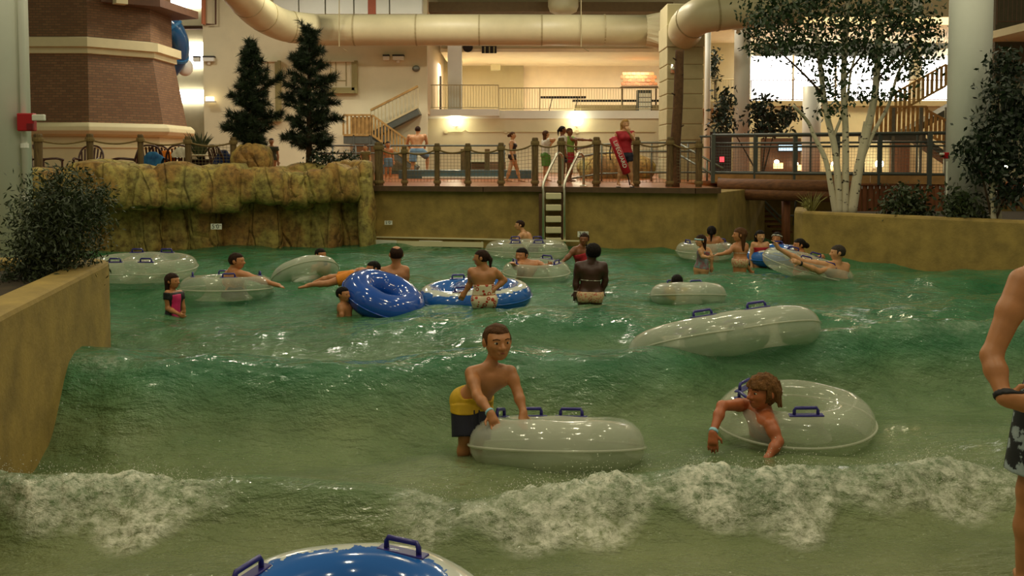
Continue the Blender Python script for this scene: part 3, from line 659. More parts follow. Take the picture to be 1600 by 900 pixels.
# ---- wooden staircase at the back
st = thing('wooden_staircase', (X(600, 40), 39.2, 1.4), 'yellow slatted wooden staircase with a landing against the hall wall', 'staircase')
Ys = 38.6
def slats(pa, pb, h, step, m, root, w_=.07, name='slat'):
    pa, pb = Vector(pa), Vector(pb); L = (pb - pa).length; n = int(L / step)
    for k in range(n + 1):
        q = pa.lerp(pb, k / max(1, n)); MB().bb(q.x - w_ / 2, q.x + w_ / 2, q.y - .02, q.y + .02, q.z, q.z + h).build(name, m, root)
    MB().bar(pa + Vector((0, 0, h)), pb + Vector((0, 0, h)), .09, .07).build('handrail', m, root); MB().bar(pa, pb, .06, .08).build('base_rail', m, root)
zl = Z(211, Ys)
MB().bb(X(537, Ys), X(582, Ys), Ys, Ys + 1.3, zl - .35, zl).build('landing', M['dsteel'], st)
slats((X(537, Ys), Ys, zl), (X(580, Ys), Ys, zl), (211 - 180) * Ys / 1500, .14, M['slat'], st)
MB().bb(X(549, Ys), X(578, Ys), Ys + .04, Ys + .08, zl + .05, zl + .72).build('infill_panel', M['slat'], st)
slats((X(582, Ys), Ys, zl), (X(648, Ys), Ys, Z(258, Ys)), .8, .15, M['slat'], st)
MB().bar((X(580, Ys), Ys + .6, zl - .25), (X(650, Ys), Ys + .6, Z(264, Ys)), 1.2, .2).build('lower_flight', M['dsteel'], st)
u0 = P(582, 205, 40.0 - .4); u1 = P(655, 168, 39.6)
MB().bar(u0 + Vector((0, 0, -.15)), u1 + Vector((0, 0, -.15)), .9, .3).build('upper_flight', M['dsteel'], st)
slats(u0 + Vector((0, -.45, 0)), u1 + Vector((0, -.45, 0)), .82, .16, M['rail'], st, .035, 'baluster')
MB().bar(u0 + Vector((0, -.47, .84)), u1 + Vector((0, -.47, .84)), .1, .08).build('timber_cap', M['slat'], st)
for px in (553, 578, 600): MB().bb(X(px, Ys) - .03, X(px, Ys) + .03, Ys - .03, Ys + .05, 1.4, zl).build('support_post', M['dsteel'], st)
MB().bb(X(600, 39.2), X(650, 39.2), 39.3, 39.8, 1.4, 1.5).build('bottom_step', M['dsteel'], st)
# ---- wooden staircase at the right
s2 = thing('wooden_stair', (X(1400, 35), 35.5, 1.4), 'yellow slatted wooden stair climbing to the bright gallery beside the white column', 'staircase')
Yr = 35.0; zr = Z(209, Yr)
MB().bb(X(1362, Yr), X(1446, Yr), Yr, Yr + 1.4, zr - .25, zr).build('landing', M['dsteel'], s2)
slats((X(1362, Yr), Yr, zr), (X(1446, Yr), Yr, zr), 42 * Yr / 1500, .16, M['slat'], s2, .1)
slats((X(1446, Yr), Yr - .05, zr), (X(1500, Yr), Yr - .05, Z(238, Yr)), .85, .16, M['slat'], s2, .1)
slats((X(1420, Yr), Yr + 1.3, Z(175, Yr)), (X(1500, Yr), Yr + 1.3, Z(130, Yr)), .8, .18, M['slat'], s2, .1)
MB().bar((X(1430, Yr), Yr + .8, Z(205, Yr)), (X(1510, Yr), Yr + .8, Z(160, Yr)), 1.0, .22).build('upper_flight', M['dsteel'], s2)
MB().bar((X(1440, Yr), Yr + .6, zr - .15), (X(1510, Yr), Yr + .6, Z(262, Yr)), 1.0, .2).build('lower_flight', M['dsteel'], s2)
for px in (1394, 1437, 1476): MB().bb(X(px, Yr) - .05, X(px, Yr) + .05, Yr - .08, Yr, 1.4, zr + .95).build('steel_post', M['steel'], s2)
railing('gallery_railing', [(X(1172, 38.3), 38.3, Z(158, 38)), (X(1500, 38.3), 38.3, Z(158, 38))], .85, 'dark thin railing in front of the bright gallery windows', M['brown'], step=.16)
railing('curved_railing', [(X(1100, 35.5), 36.5, Z(160, 36)), (X(1118, 36), 36.0, Z(160, 36)), (X(1146, 36.5), 36.5, Z(158, 36))], .85, 'pale baluster railing beside the concrete pier', M['rail'], step=.14)
railing('upper_balcony_railing', [(X(1552, 26.5), 26.5, Z(42, 27)), (X(1700, 26.5), 26.5, Z(42, 27))], 1.0, 'brown railing of the high balcony beyond the dark tree', M['brown'], step=.12)
railing('far_balcony_railing', [(X(1460, 40), 40, Z(80, 40)), (X(1490, 40), 39, Z(83, 40))], 1.0, 'pale railing of the small balcony beside the white column', M['rail'], step=.12)
struct(MB().bb(X(1455, 40), X(1500, 40), 38.8, 41, Z(90, 40), Z(81, 40)).build('floor_balcony_far', M['white']))
for k, (px, py, lb) in enumerate(((1216, 259, 'warm glowing light box low on the brown panel behind the bridge'), (1246, 262, 'warm glowing light box close beside the short white column'), (1305, 262, 'warm glowing light box half hidden by the birch trunks'))):
    o = thing('lit_wall_box', P(px, py, 37.4), lb, 'light', 'warm light boxes under the gallery'); p = P(px, py, 37.4)
    MB().box(p, (.34, .12, .22)).build('light_face', emit('warm_glow', (1, .66, .28), 2.5), o); MB().ell(p + Vector((-.08, -.05, .16)), (.1, .06, .07), 10, 6).build('bulb', M['bulb'], o)
o = thing('exit_light', P(1128, 249, 37.66), 'small red glowing sign in the dark doorway by the bridge', 'sign'); MB().box(P(1128, 249, 37.62), (.16, .06, .2)).build('sign_face', emit('red_glow', (1, .06, .08), 2.0), o); MB().box(P(1128, 249, 37.68), (.2, .04, .24)).build('sign_box', M['black'], o)
o = thing('blue_screen', P(1235, 232, 37.6), 'pale blue lit panel under the gallery seen through the bridge', 'screen'); MB().box(P(1235, 231, 37.6), (.9, .06, .22)).build('screen_face', emit('blue_glow', (.55, .8, 1), 1.2), o); MB().box(P(1235, 231, 37.66), (1.0, .05, .3)).build('screen_frame', M['black'], o)
# ---- rope fences on the deck edge
def netmesh(a, b, za0, za1, zb0, zb1, step=.075, r=.0045):
    a, b = Vector(a), Vector(b); mb = MB(); L = (b - a).length; n = max(1, int(L / step))
    for k in range(n + 1):
        t_ = k / n; q = a.lerp(b, t_); z0 = za0 + (zb0 - za0) * t_; z1 = za1 + (zb1 - za1) * t_ - .07 * 4 * t_ * (1 - t_)
        mb.tube([(q.x, q.y, z0), (q.x, q.y, z1)], r, 3, caps=False)
    m = max(1, int((za1 - za0) / step))
    for k in range(m):
        t_ = k / m; mb.tube([(a.x, a.y, za0 + (za1 - za0) * t_), (b.x, b.y, zb0 + (zb1 - zb0) * t_)], r, 3, caps=False)
    return mb
def ropefence(label, posts, net=True):
    root = thing('rope_fence', (posts[0][0].x, posts[0][0].y, 1.4), label, 'fence')
    for (p, top, wd) in posts:
        MB().lathe([(wd / 2, 0), (wd / 2 * .96, (top - p.z) * .5), (wd / 2, top - p.z - .03), (wd / 2 * .8, top - p.z)], p, 12).build('post', M['post'], root, smooth=False)
        MB().lathe([(wd / 2 + .022, -.05), (wd / 2 + .03, 0), (wd / 2 + .022, .05)], (p.x, p.y, top - .13), 12).build('rope_lashing', M['rope'], root)
        MB().lathe([(wd / 2 + .02, -.04), (wd / 2 + .028, 0), (wd / 2 + .02, .04)], (p.x, p.y, 1.50), 12).build('rope_lashing', M['rope'], root)
    for (p, tp, w0), (q, tq, w1) in zip(posts, posts[1:]):
        a = Vector((p.x, p.y - .05, tp - .13)); b = Vector((q.x, q.y - .05, tq - .13))
        pts = [a.lerp(b, k / 10) - Vector((0, 0, .10 * 4 * (k / 10) * (1 - k / 10))) for k in range(11)]
        ptube(pts, .02, 6).build('rope', M['rope'], root, smooth=True)
        if net: tag(netmesh((p.x, p.y, 0), (q.x, q.y, 0), 1.5, tp - .15, 1.5, tq - .15).build('net', M['net'], root), kind='stuff')
def fp(px, ytop, Y, wd): return (Vector((X(px, Y), Y, 1.4)), Z(ytop, Y), wd)
ropefence('rope and post fence with brown chairs behind on the rock wall', [fp(60, 209, 21.9, .19), fp(141, 209, 22.6, .16), fp(220, 210, 22.9, .14), fp(294, 213, 23.0, .15), fp(365, 214, 23.2, .15)], net=False)
o = [x for x in COL.objects if x.name.startswith('rope_fence')][0]
tag(netmesh((X(294, 23), 23, 0), (X(365, 23.2), 23.2, 0), 1.5, Z(220, 23), 1.5, Z(221, 23)).build('net', M['net'], o), kind='stuff')
ropefence('rope and net fence of timber posts along the deck above the ladder', [fp(592, 222, 22.98, .21), fp(632, 228, 22.95, .12), fp(683, 224, 22.85, .13), fp(731, 224, 22.75, .13), fp(783, 223, 22.7, .14), fp(836, 215, 22.75, .15), fp(877, 215, 22.85, .15), fp(932, 214, 22.6, .16), fp(994, 214, 22.5, .16), fp(1047, 214, 22.3, .15), fp(1092, 219, 22.2, .15)])
# steel pipe railings further back
def piperail(pts, zs, label, posts, m=None, r=.03):
    m = m or M['steel']; root = thing('pipe_railing', (pts[0][0], pts[0][1], 1.4), label, 'railing')
    for z in zs: ptube([(x, y, 1.4 + z + dz_) for x, y, dz_ in pts], r, 8).build('rail', m, root, smooth=True)
    for (x, y, dz_) in posts: ptube([(x, y, 1.4), (x, y, 1.4 + zs[0] + dz_)], r * .9, 8).build('post', m, root, smooth=True)
piperail([(X(498, 33), 33, 0), (X(790, 33), 33, 0)], (1.08, .82), 'grey two-bar pipe railing behind the pines and stair', [(X(p, 33), 33, 0) for p in (520, 556, 610, 680, 735, 788)], M['dsteel'])
piperail([(X(880, 29), 29, -.15), (X(935, 28), 28, .05), (X(1000, 27.5), 27.5, .1), (X(1090, 27.5), 27.5, .1)], (1.0, .75, .15), 'pale pipe railing behind the lifeguard', [(X(p, 27.6), 27.6, .08) for p in (940, 1018, 1075)])
piperail([(X(1056, 26), 26, .15), (X(1130, 24.8), 24.8, -.55)], (.95, .65), 'sloping pipe handrail between the pier and the bridge', [(X(1062, 25.8), 25.8, .1), (X(1105, 25.2), 25.2, -.35)])
o = thing('spa_pool', (X(700, 31), 31, 1.4), 'low tiled spa rim with a white edge behind the deck fence', 'spa')
MB().bb(X(625, 31), X(830, 31), 30.6, 32.5, 1.4, Z(266, 31)).build('spa_wall', mat('teal_tile', rgb(70, 92, 96), .3, var=.2, scale=5), o); MB().bb(X(660, 30.6), X(790, 30.6), 30.45, 30.62, 1.42, 1.47).build('spa_rim', M['signw'], o)
for px, h in ((723, .75), (761, .75)): MB().bb(X(px, 31) - .08, X(px, 31) + .08, 31.2, 31.4, 1.4, 1.6 + h).build('spa_post', M['post'], o)
o = thing('brick_planter', (X(758, 31.9), 31.9, 1.4), 'low brown brick planter with a pale cap behind the deck fence', 'planter')
MB().bb(X(737, 33), X(790, 33), 32.8, 33.6, 1.4, Z(253, 33)).build('planter_box', M['brick'], o); MB().bb(X(736, 33), X(762, 33), 32.7, 33.6, Z(253, 33), Z(250, 33)).build('planter_cap', M['cream2'], o)
o = thing('rock_mound', (X(970, 30), 31, 1.4), 'low rounded brown rock mound behind the lifeguard', 'rock'); 
boulder(X(965, 31), 31.5, 1.65, 1.3, .6, .6, 71, o, amp=.08, flat=2.3, name='boulder')
# ---- old tree pole
ptp = thing('timber_pole', P(1051, 291, 22.4), 'tall rough brown tree-trunk pole standing on the deck', 'pole')
pts = [P(1051, 292, 22.4), P(1054, 240, 22.4), P(1059, 170, 22.4), P(1061, 110, 22.4), P(1062, 78, 22.4)]
MB().tube(catmull(pts, 4), [.17, .15, .14, .13, .13, .125, .12, .12, .115, .115, .11, .11, .105, .10, .10, .10, .10][:17], 12).build('trunk', mat('brown_bark', rgb(92, 62, 34), .9, var=.3, scale=10, bump=.4), ptp, smooth=True)
for k, (py, dx) in enumerate(((200, .1), (150, -.1), (120, .09), (95, -.08))): MB().tube([P(1059, py, 22.4), P(1059, py - 3, 22.3) + Vector((dx * 1.4, 0, .02))], [.03, .015], 6).build('knot_stub', M['bark'], ptp)
# ---- pool ladder
ld = thing('pool_ladder', (X(866, 22.2), 22.2, -.4), 'chrome pool ladder with pale steps on the back wall', 'ladder')
for a, dx in ((849, 0), (882, 0)):
    pts = [P(a, 420, 21.95), P(a, 300, 21.95), P(a + 1, 284, 22.0)] + [P(a + 19, 245, 22.35), P(a + 24, 239.5, 22.5), P(a + 28, 242, 22.62), P(a + 30, 250, 22.7), P(a + 30, 291, 22.75)]
    ptube([pts[0]] + catmull(pts[1:], 5), .032, 12).build('side_rail', M['chrome'], ld, smooth=True)
    MB().lathe([(.09, 0), (.09, .015), (.05, .03)], Vector((P(a + 30, 291, 22.75).x, 22.75, 1.4)), 14).build('rail_flange', M['chrome'], ld)
for py in (306, 324, 342, 359, 376, 392): MB().bb(X(853, 22), X(877, 22), 21.9, 22.2, Z(py + 5, 22), Z(py - 4.5, 22)).build('step', M['cream2'], ld, bevel=.015)
for a in (849, 882): MB().bb(X(a - 2, 22.2) - .07, X(a - 2, 22.2) + .0, 22.1, 22.35, -.3, 1.25).build('backing_strip', M['brown'], ld)
# ---- depth markers
def marker(px, py, Y, a, b, label, wpx, rotz=0.0):
    p = P(px, py, Y); s_ = wpx * Y / 1500; o = thing('depth_marker', p, label, 'sign')
    m3 = Matrix.Rotation(rotz, 3, 'Z'); h = s_ * .52; fr = m3 @ Vector((0, -.012, 0))
    MB().box(p, (s_, .02, h), m3).build('plate', M['signw'], o)
    for tx, dx, dz_, sz in ((a, -.27, 0, 1.05), (b, .14, 0, 1.05), ('FT', -.03, .22, .28), ('IN', .38, .22, .28)):
        text('digit' if len(tx) == 1 else 'unit_mark', tx, h * sz, p + fr + m3 @ Vector((s_ * dx, 0, h * dz_)), (R(90), 0, rotz), M['signk'], o)
marker(338, 354, 21.35, '5', '0', 'white five foot depth marker on the rock wall', 17)
marker(607, 348, 22.75, '5', '0', 'white five foot depth marker on the smooth back wall', 12)
marker(911, 366, 22.0, '3', '0', 'white three foot depth marker to the right of the ladder', 17, R(-8))
marker(1350, 420, 18.65, '2', '0', 'white two foot depth marker on the right planter wall', 24, R(-44))
# ---- footbridge
def By(px): return interp(px, [1113, 1480], [25.0, 22.6])
def BP(px, z): return Vector((X(px, By(px)), By(px), z))
bz = 1.60; br = thing('foot_bridge', BP(1290, 1.0), 'timber footbridge with grey steel mesh railing over a round log beam', 'bridge')
for z, r_ in ((2.66, .04), (2.45, .025), (2.36, .02), (1.68, .035)):
    ptube([BP(1113, z), BP(1485, z)], r_, 8).build('rail', M['dsteel'], br, smooth=True)
for px in (1114, 1180, 1242, 1308, 1374, 1452): 
    q = BP(px, 0); MB().bb(q.x - .05, q.x + .05, q.y - .06, q.y + .02, 1.42, 2.68).build('post', M['dsteel'], br)
tag(netmesh(BP(1115, 0), BP(1484, 0), 1.7, 2.45, 1.7, 2.45, .07, .004).build('mesh_infill', M['dsteel'], br), kind='stuff')
for k, (a, b) in enumerate(((1118, 1238), (1239, 1360), (1361, 1484))):
    MB().bar(BP(a, 1.55), BP(b, 1.55), .1, .2).build('kick_board', mat('kick_board', rgb(160, 116, 62), .6, var=.2, scale=5), br)
MB().bar(BP(1116, 1.44) + Vector((0, .9, 0)), BP(1490, 1.44) + Vector((0, .9, 0)), 1.7, .06).build('walkway', M['wood'], br)
for z, r_ in ((2.66, .03), (2.36, .02), (1.68, .03)): ptube([BP(1113, z) + Vector((0, 1.7, 0)), BP(1485, z) + Vector((0, 1.7, 0))], r_, 6).build('far_rail', M['dsteel'], br)
for px in (1116, 1206, 1300, 1390, 1480): ptube([BP(px, 1.4) + Vector((0, 1.7, 0)), BP(px, 2.66) + Vector((0, 1.7, 0))], .025, 6).build('far_post', M['dsteel'], br)
ptube([P(1122, 289, 24.0), P(1340, 294, 22.9)], .17, 14).build('log_beam', M['log'], br, smooth=True); ptube([P(1121, 301, 24.0), P(1340, 306, 22.9)], .17, 14).build('log_beam', M['log'], br, smooth=True)
ptube([P(1228, 305, 23.7), P(1228, 398, 23.7)], .11, 10).build('log_pile', M['plank'], br, smooth=True)
ps = thing('plank_screen', BP(1405, .9), 'reddish vertical plank screen under the right half of the bridge', 'screen')
k = 0; px = 1330
while px < 1484:
    q = BP(px, 0); x1 = BP(px + 9.2, 0).x
    MB().bb(q.x, x1 - .008, q.y - .02 - .012 * (k % 2), q.y + .03, .6, 1.47).build('plank', M['plank'], ps); px += 9.4; k += 1
o = thing('lower_stair', (X(1215, 25.5), 25.5, -.2), 'dim stair with pale diagonal rails in the gap under the bridge', 'staircase')
for dy in (0, 8): ptube([P(1188, 308 + dy, 25.6), P(1222, 342 + dy, 25.6)], .03, 6).build('handrail', M['steel'], o)
for k in range(5): MB().box(P(1194 + 7 * k, 330 + 8 * k, 26.2), (.5, .25, .05)).build('tread', M['plank'], o)
ptube([P(1244, 312, 25.9), P(1240, 352, 25.9)], .035, 6).build('newel', M['steel'], o); ptube([P(1219, 337, 25.7), P(1246, 337, 25.7)], .025, 6).build('cross_rail', M['steel'], o)
# right lower stair beside the dark tree
o = thing('side_stair', (X(1585, 22), 22, .9), 'dim stair with a pale sloping handrail at the far right', 'staircase')
ptube([P(1560, 285, 22), P(1604, 330, 22)], .04, 6).build('handrail', M['steel'], o); ptube([P(1556, 300, 22), P(1604, 350, 22)], .03, 6).build('handrail', M['steel'], o)
for k in range(7): MB().bb(X(1552 + 8 * k, 22), X(1556 + 8 * k, 22), 22.1, 22.15, .9, 1.45).build('picket', M['plank'], o)

# ---- vegetation
def leafcloud(blobs, Y, n, size, seed, depth=.5, ratio=.5):
    rg = np.random.RandomState(seed); w_ = np.array([b[2] * b[3] for b in blobs], float); w_ /= w_.sum(); vs = []; fs = []
    for b, c in zip(blobs, rg.multinomial(n, w_)):
        Yb = b[4] if len(b) > 4 else Y
        for _ in range(c):
            q = np.clip(rg.normal(0, .52, 3), -1.35, 1.35)
            p = P(b[0] + q[0] * b[2], b[1] + q[1] * b[3], Yb) + Vector((0, q[2] * depth, 0))
            d = Vector(rg.normal(size=3)); d.z -= .5; d.normalize(); s_ = Vector(rg.normal(size=3)).cross(d)
            if s_.length < 1e-3: continue
            s_.normalize(); L = size * rg.uniform(.7, 1.3); W = L * ratio; o_ = len(vs)
            vs += [p, p + d * L * .5 + s_ * W * .5, p + d * L, p + d * L * .5 - s_ * W * .5]; fs.append((o_, o_ + 1, o_ + 2, o_ + 3))
    return MB().add(vs, fs)
def limb(pxs, Y, r0, r1, n=8):
    c = catmull([P(a, b, Y + (e[0] if e else 0)) for a, b, *e in pxs], 4); m = len(c)
    return MB().tube(c, [r0 + (r1 - r0) * k / (m - 1) for k in range(m)], n)
t = NT('birch_bark'); v0 = t.pos((9, 9, 16)); nn = t.noise(v0, 1.0, 4, .6); n3 = t.noise(t.pos((3, 3, 5)), 1.3, 2)
mu = t.n('ShaderNodeMath', operation='MULTIPLY'); t.l(nn, mu.inputs[0]); t.l(n3, mu.inputs[1])
t.l(t.ramp(mu.outputs[0], [(.0, rgb(206, 196, 166)), (.33, rgb(206, 196, 166)), (.37, rgb(52, 44, 34)), (1, rgb(40, 34, 26))]), t.b.inputs['Base Color']); t.b.inputs['Roughness'].default_value = .7; M['birch'] = t.m
bi = thing('birch_tree', P(1316, 335, 20.3), 'clump of white-barked birch trunks with a dark leafy crown in the right planter', 'tree')
for pth, r0, r1 in (([(1306, 336), (1298, 290), (1290, 250), (1272, 212), (1262, 190), (1240, 165, -.3)], .07, .03), ([(1311, 336), (1309, 280), (1304, 230), (1292, 180), (1286, 140), (1276, 50)], .085, .05), ([(1319, 336), (1321, 280), (1321, 200), (1318, 120), (1326, -20)], .085, .055),
                    ([(1331, 336), (1343, 260), (1357, 195), (1368, 140), (1373, 60), (1377, -20)], .10, .06), ([(1326, 334), (1336, 275), (1346, 225), (1352, 190)], .06, .04), ([(1348, 245), (1366, 205), (1388, 165), (1402, 118), (1420, 80, -.4)], .05, .025), ([(1300, 220), (1322, 160), (1330, 110), (1345, 60)], .035, .02)):
    limb(pth, 20.3, r0, r1).build('trunk', M['birch'], bi, smooth=True)
for pth in ([(1288, 150), (1250, 110, -.3), (1205, 70, -.5), (1180, 60, -.6)], [(1280, 90), (1240, 40), (1210, 10)], [(1368, 130), (1400, 90, -.3), (1440, 60, -.4)], [(1372, 70), (1410, 30), (1440, 10)], [(1320, 120), (1350, 80), (1360, 40)]): limb(pth, 20.3, .03, .01, 6).build('branch', M['bark'], bi, smooth=True)
BL = [(1205, 22, 42, 32), (1235, 62, 50, 26), (1195, 74, 26, 14), (1265, 22, 45, 36), (1292, 88, 36, 34), (1296, 140, 20, 24), (1335, 30, 38, 40), (1345, 72, 25, 20), (1400, 24, 52, 40), (1432, 88, 28, 24), (1378, 92, 30, 30), (1385, 148, 42, 9), (1345, 148, 20, 10), (1440, 55, 22, 32), (1300, 172, 16, 10), (1418, 115, 30, 8), (1180, 45, 14, 20), (1300, -20, 140, 18)]
leafcloud(BL, 20.2, 7600, .115, 3, .8).build('foliage', M['leaf'], bi)
def shrub(name, label, base, blobs, Y, n, size, seed, m, stems, depth=.4, ratio=.45, cat='shrub'):
    root = thing(name, base, label, cat); base = Vector(base)
    for (sx_, sy_) in stems:
        e = P(sx_, sy_, Y); MB().tube(catmull([base, base.lerp(e, .5) + Vector((0, 0, .05)), e], 4), [.03 - .0025 * k for k in range(9)], 6).build('stem', M['bark'], root, smooth=True)
    leafcloud(blobs, Y, n, size, seed, depth, ratio).build('foliage', m, root); return root
shrub('bushy_shrub', 'dense dark green shrub growing over the left planter wall beside the thick column', (-4.55, 9.0, .95), [(95, 310, 38, 36), (125, 330, 36, 40), (70, 345, 34, 55), (110, 375, 38, 45), (60, 410, 36, 55), (95, 430, 36, 30), (30, 450, 26, 40), (45, 480, 30, 22), (12, 500, 16, 14), (145, 305, 14, 18), (105, 272, 10, 14)], 8.9, 15000, .055, 5, M['shrub'], [(100, 300), (140, 310), (60, 360), (30, 440), (90, 400), (20, 490), (120, 350)], .45, .28)
shrub('bushy_shrub', 'leafy dark bush in the right planter below the plank screen', P(1415, 350, 18.9), [(1405, 306, 24, 18), (1430, 310, 22, 22), (1395, 326, 22, 18), (1440, 332, 20, 14), (1415, 335, 30, 12)], 18.9, 1300, .11, 6, M['shrub'], [(1400, 300), (1430, 305), (1440, 330)], .4)
shrub('bushy_shrub', 'leafy dark bush at the foot of the white column in the right planter', P(1500, 352, 17.9), [(1498, 308, 20, 18), (1510, 325, 24, 18), (1490, 330, 16, 20), (1525, 342, 14, 10)], 17.9, 1000, .11, 7, M['shrub'], [(1495, 300), (1515, 320), (1488, 330)], .4)
shrub('leafy_shrub', 'dark glossy shrub standing behind the bridge railing beside the slim column', Vector((X(1190, 28.5), 28.5, 1.4)), [(1130, 160, 14, 20), (1132, 190, 20, 18), (1190, 165, 16, 20), (1205, 185, 36, 18), (1200, 203, 30, 8), (1230, 178, 14, 10)], 28.4, 1500, .17, 8, M['dleaf'], [(1130, 180), (1200, 180), (1215, 190)], .5)
shrub('climbing_plant', 'small leafy potted tree on the gallery beside the concrete pier', P(1117, 160, 36.2), [(1117, 88, 7, 10), (1115, 105, 6, 14), (1118, 122, 6, 8)], 36.2, 220, .2, 9, M['dleaf'], [(1117, 90)], .25)
shrub('ornamental_grass', 'tuft of yellow green grass at the foot of the birches', P(1268, 335, 19.9), [(1262, 322, 5, 12)], 19.9, 30, .1, 10, mat('dry_grass', rgb(130, 124, 60), .7, var=.2), [], .1)
o = COL.objects.get('ornamental_grass'); mb = MB(); b0 = P(1268, 336, 19.9)
for k in range(40): e = b0 + Vector((random.uniform(-.3, .3), random.uniform(-.25, .25), random.uniform(.25, .5))); mb.tube([b0 + (e - b0) * .05, b0.lerp(e, .6) + Vector((0, 0, .06)), e], [.008, .007, .002], 3)
mb.build('blades', MATS['dry_grass'], o)
o = shrub('fig_tree', 'dark dense tree at the far right in front of the side stair', P(1552, 352, 17.6), [(1566, 95, 16, 22), (1578, 110, 14, 12), (1562, 140, 24, 26), (1585, 180, 28, 40), (1560, 195, 32, 30), (1575, 245, 36, 36), (1512, 236, 18, 12), (1528, 252, 16, 14), (1545, 272, 24, 18), (1590, 290, 20, 20), (1540, 225, 20, 18), (1568, 305, 22, 14), (1522, 218, 8, 6)], 17.5, 4200, .12, 11, M['dleaf'], [(1562, 120), (1580, 180), (1525, 240), (1590, 270)], .5)
limb([(1552, 352), (1550, 310), (1556, 250), (1563, 180), (1566, 110)], 17.6, .07, .02).build('trunk', M['birch'], o, smooth=True); limb([(1562, 352), (1561, 300), (1570, 230)], 17.7, .05, .03).build('trunk', M['birch'], o, smooth=True)
def needles(mb, a, b, rg, n, L):
    a, b = Vector(a), Vector(b); d = (b - a).normalized()
    for _ in range(n):
        p = a.lerp(b, rg.uniform(.1, 1.02)); v_ = Vector(rg.normal(size=3)); v_ = (v_ - d * v_.dot(d)).normalized() * rg.uniform(.5, 1) + d * rg.uniform(.3, .9); v_.normalize()
        s_ = v_.cross(Vector(rg.normal(size=3))).normalized() * .008; e = p + v_ * L * rg.uniform(.7, 1.2); o_ = len(mb.v)
        mb.v += [tuple(p - s_), tuple(p + s_), tuple(e)]; mb.f.append((o_, o_ + 1, o_ + 2))
def pine(px, ytop, ybase, Y, wide, seed, label, extra=()):
    base = P(px, ybase, Y); top = P(px, ytop, Y); H_ = top.z - base.z; rg = np.random.RandomState(seed); root = thing('pine_tree', base, label, 'tree')
    MB().tube([base, base.lerp(top, .5), top], [.085, .06, .012], 8).build('trunk', M['bark'], root, smooth=True); nb = MB(); br_ = MB()
    k = 0
    while k < 52:
        t_ = .14 + .86 * (k / 52); ang = k * 2.4 + rg.uniform(-.3, .3)
        L = interp(t_, [.1, .2, .45, .7, .9, 1.0], wide) * rg.uniform(.7, 1.15); p = base.lerp(top, t_)
        e = p + Vector((math.cos(ang) * L, math.sin(ang) * L * .8, L * rg.uniform(.15, .55)))
        br_.tube([p, p.lerp(e, .5) - Vector((0, 0, .03)), e], [.018, .012, .004], 5); needles(nb, p, e, rg, int(140 + 260 * L), .19)
        for q in range(2):
            m_ = p.lerp(e, .55); e2 = m_ + Vector(rg.normal(size=3)) * .22 * max(.4, L); needles(nb, m_, e2, rg, 85, .18)
        k += 1
    for (ex, ey, t_, dy) in extra:
        p = base.lerp(top, t_); e = P(ex, ey, Y + dy); br_.tube([p, p.lerp(e, .5) - Vector((0, 0, .04)), e], [.03, .02, .006], 6); needles(nb, p.lerp(e, .3), e, rg, 420, .19)
        for q in range(5): m_ = p.lerp(e, rg.uniform(.45, .95)); needles(nb, m_, m_ + Vector((rg.normal() * .2, rg.normal() * .2, rg.uniform(-.05, .25))), rg, 90, .17)
    needles(nb, base.lerp(top, .9), top + Vector((0, 0, .08)), rg, 200, .14)
    br_.build('branch', M['bark'], root, smooth=True); nb.build('needles', M['needle'], root)
pine(393, 70, 266, 23.6, [.45, .55, .52, .40, .22, .06], 21, 'shorter dark pine tree growing behind the rope fence post', [(352, 200, .28, -.2), (372, 182, .35, .1), (438, 180, .4, .2), (440, 120, .6, 0), (362, 150, .5, 0)])
pine(483, 45, 268, 23.8, [.55, .62, .60, .46, .28, .06], 22, 'taller dark pine tree growing beside the stair landing', [(535, 186, .36, -.1), (522, 160, .45, .1), (440, 150, .45, .1), (442, 215, .25, 0), (455, 88, .74, 0), (520, 120, .62, 0), (515, 222, .2, -.1)])
shrub('low_shrub', 'low dark shrub at the foot of the taller pine', P(520, 268, 23.9), [(508, 250, 26, 12), (545, 246, 16, 10), (495, 240, 14, 8)], 23.8, 700, .1, 12, M['needle'], [(510, 245), (540, 244)], .35)
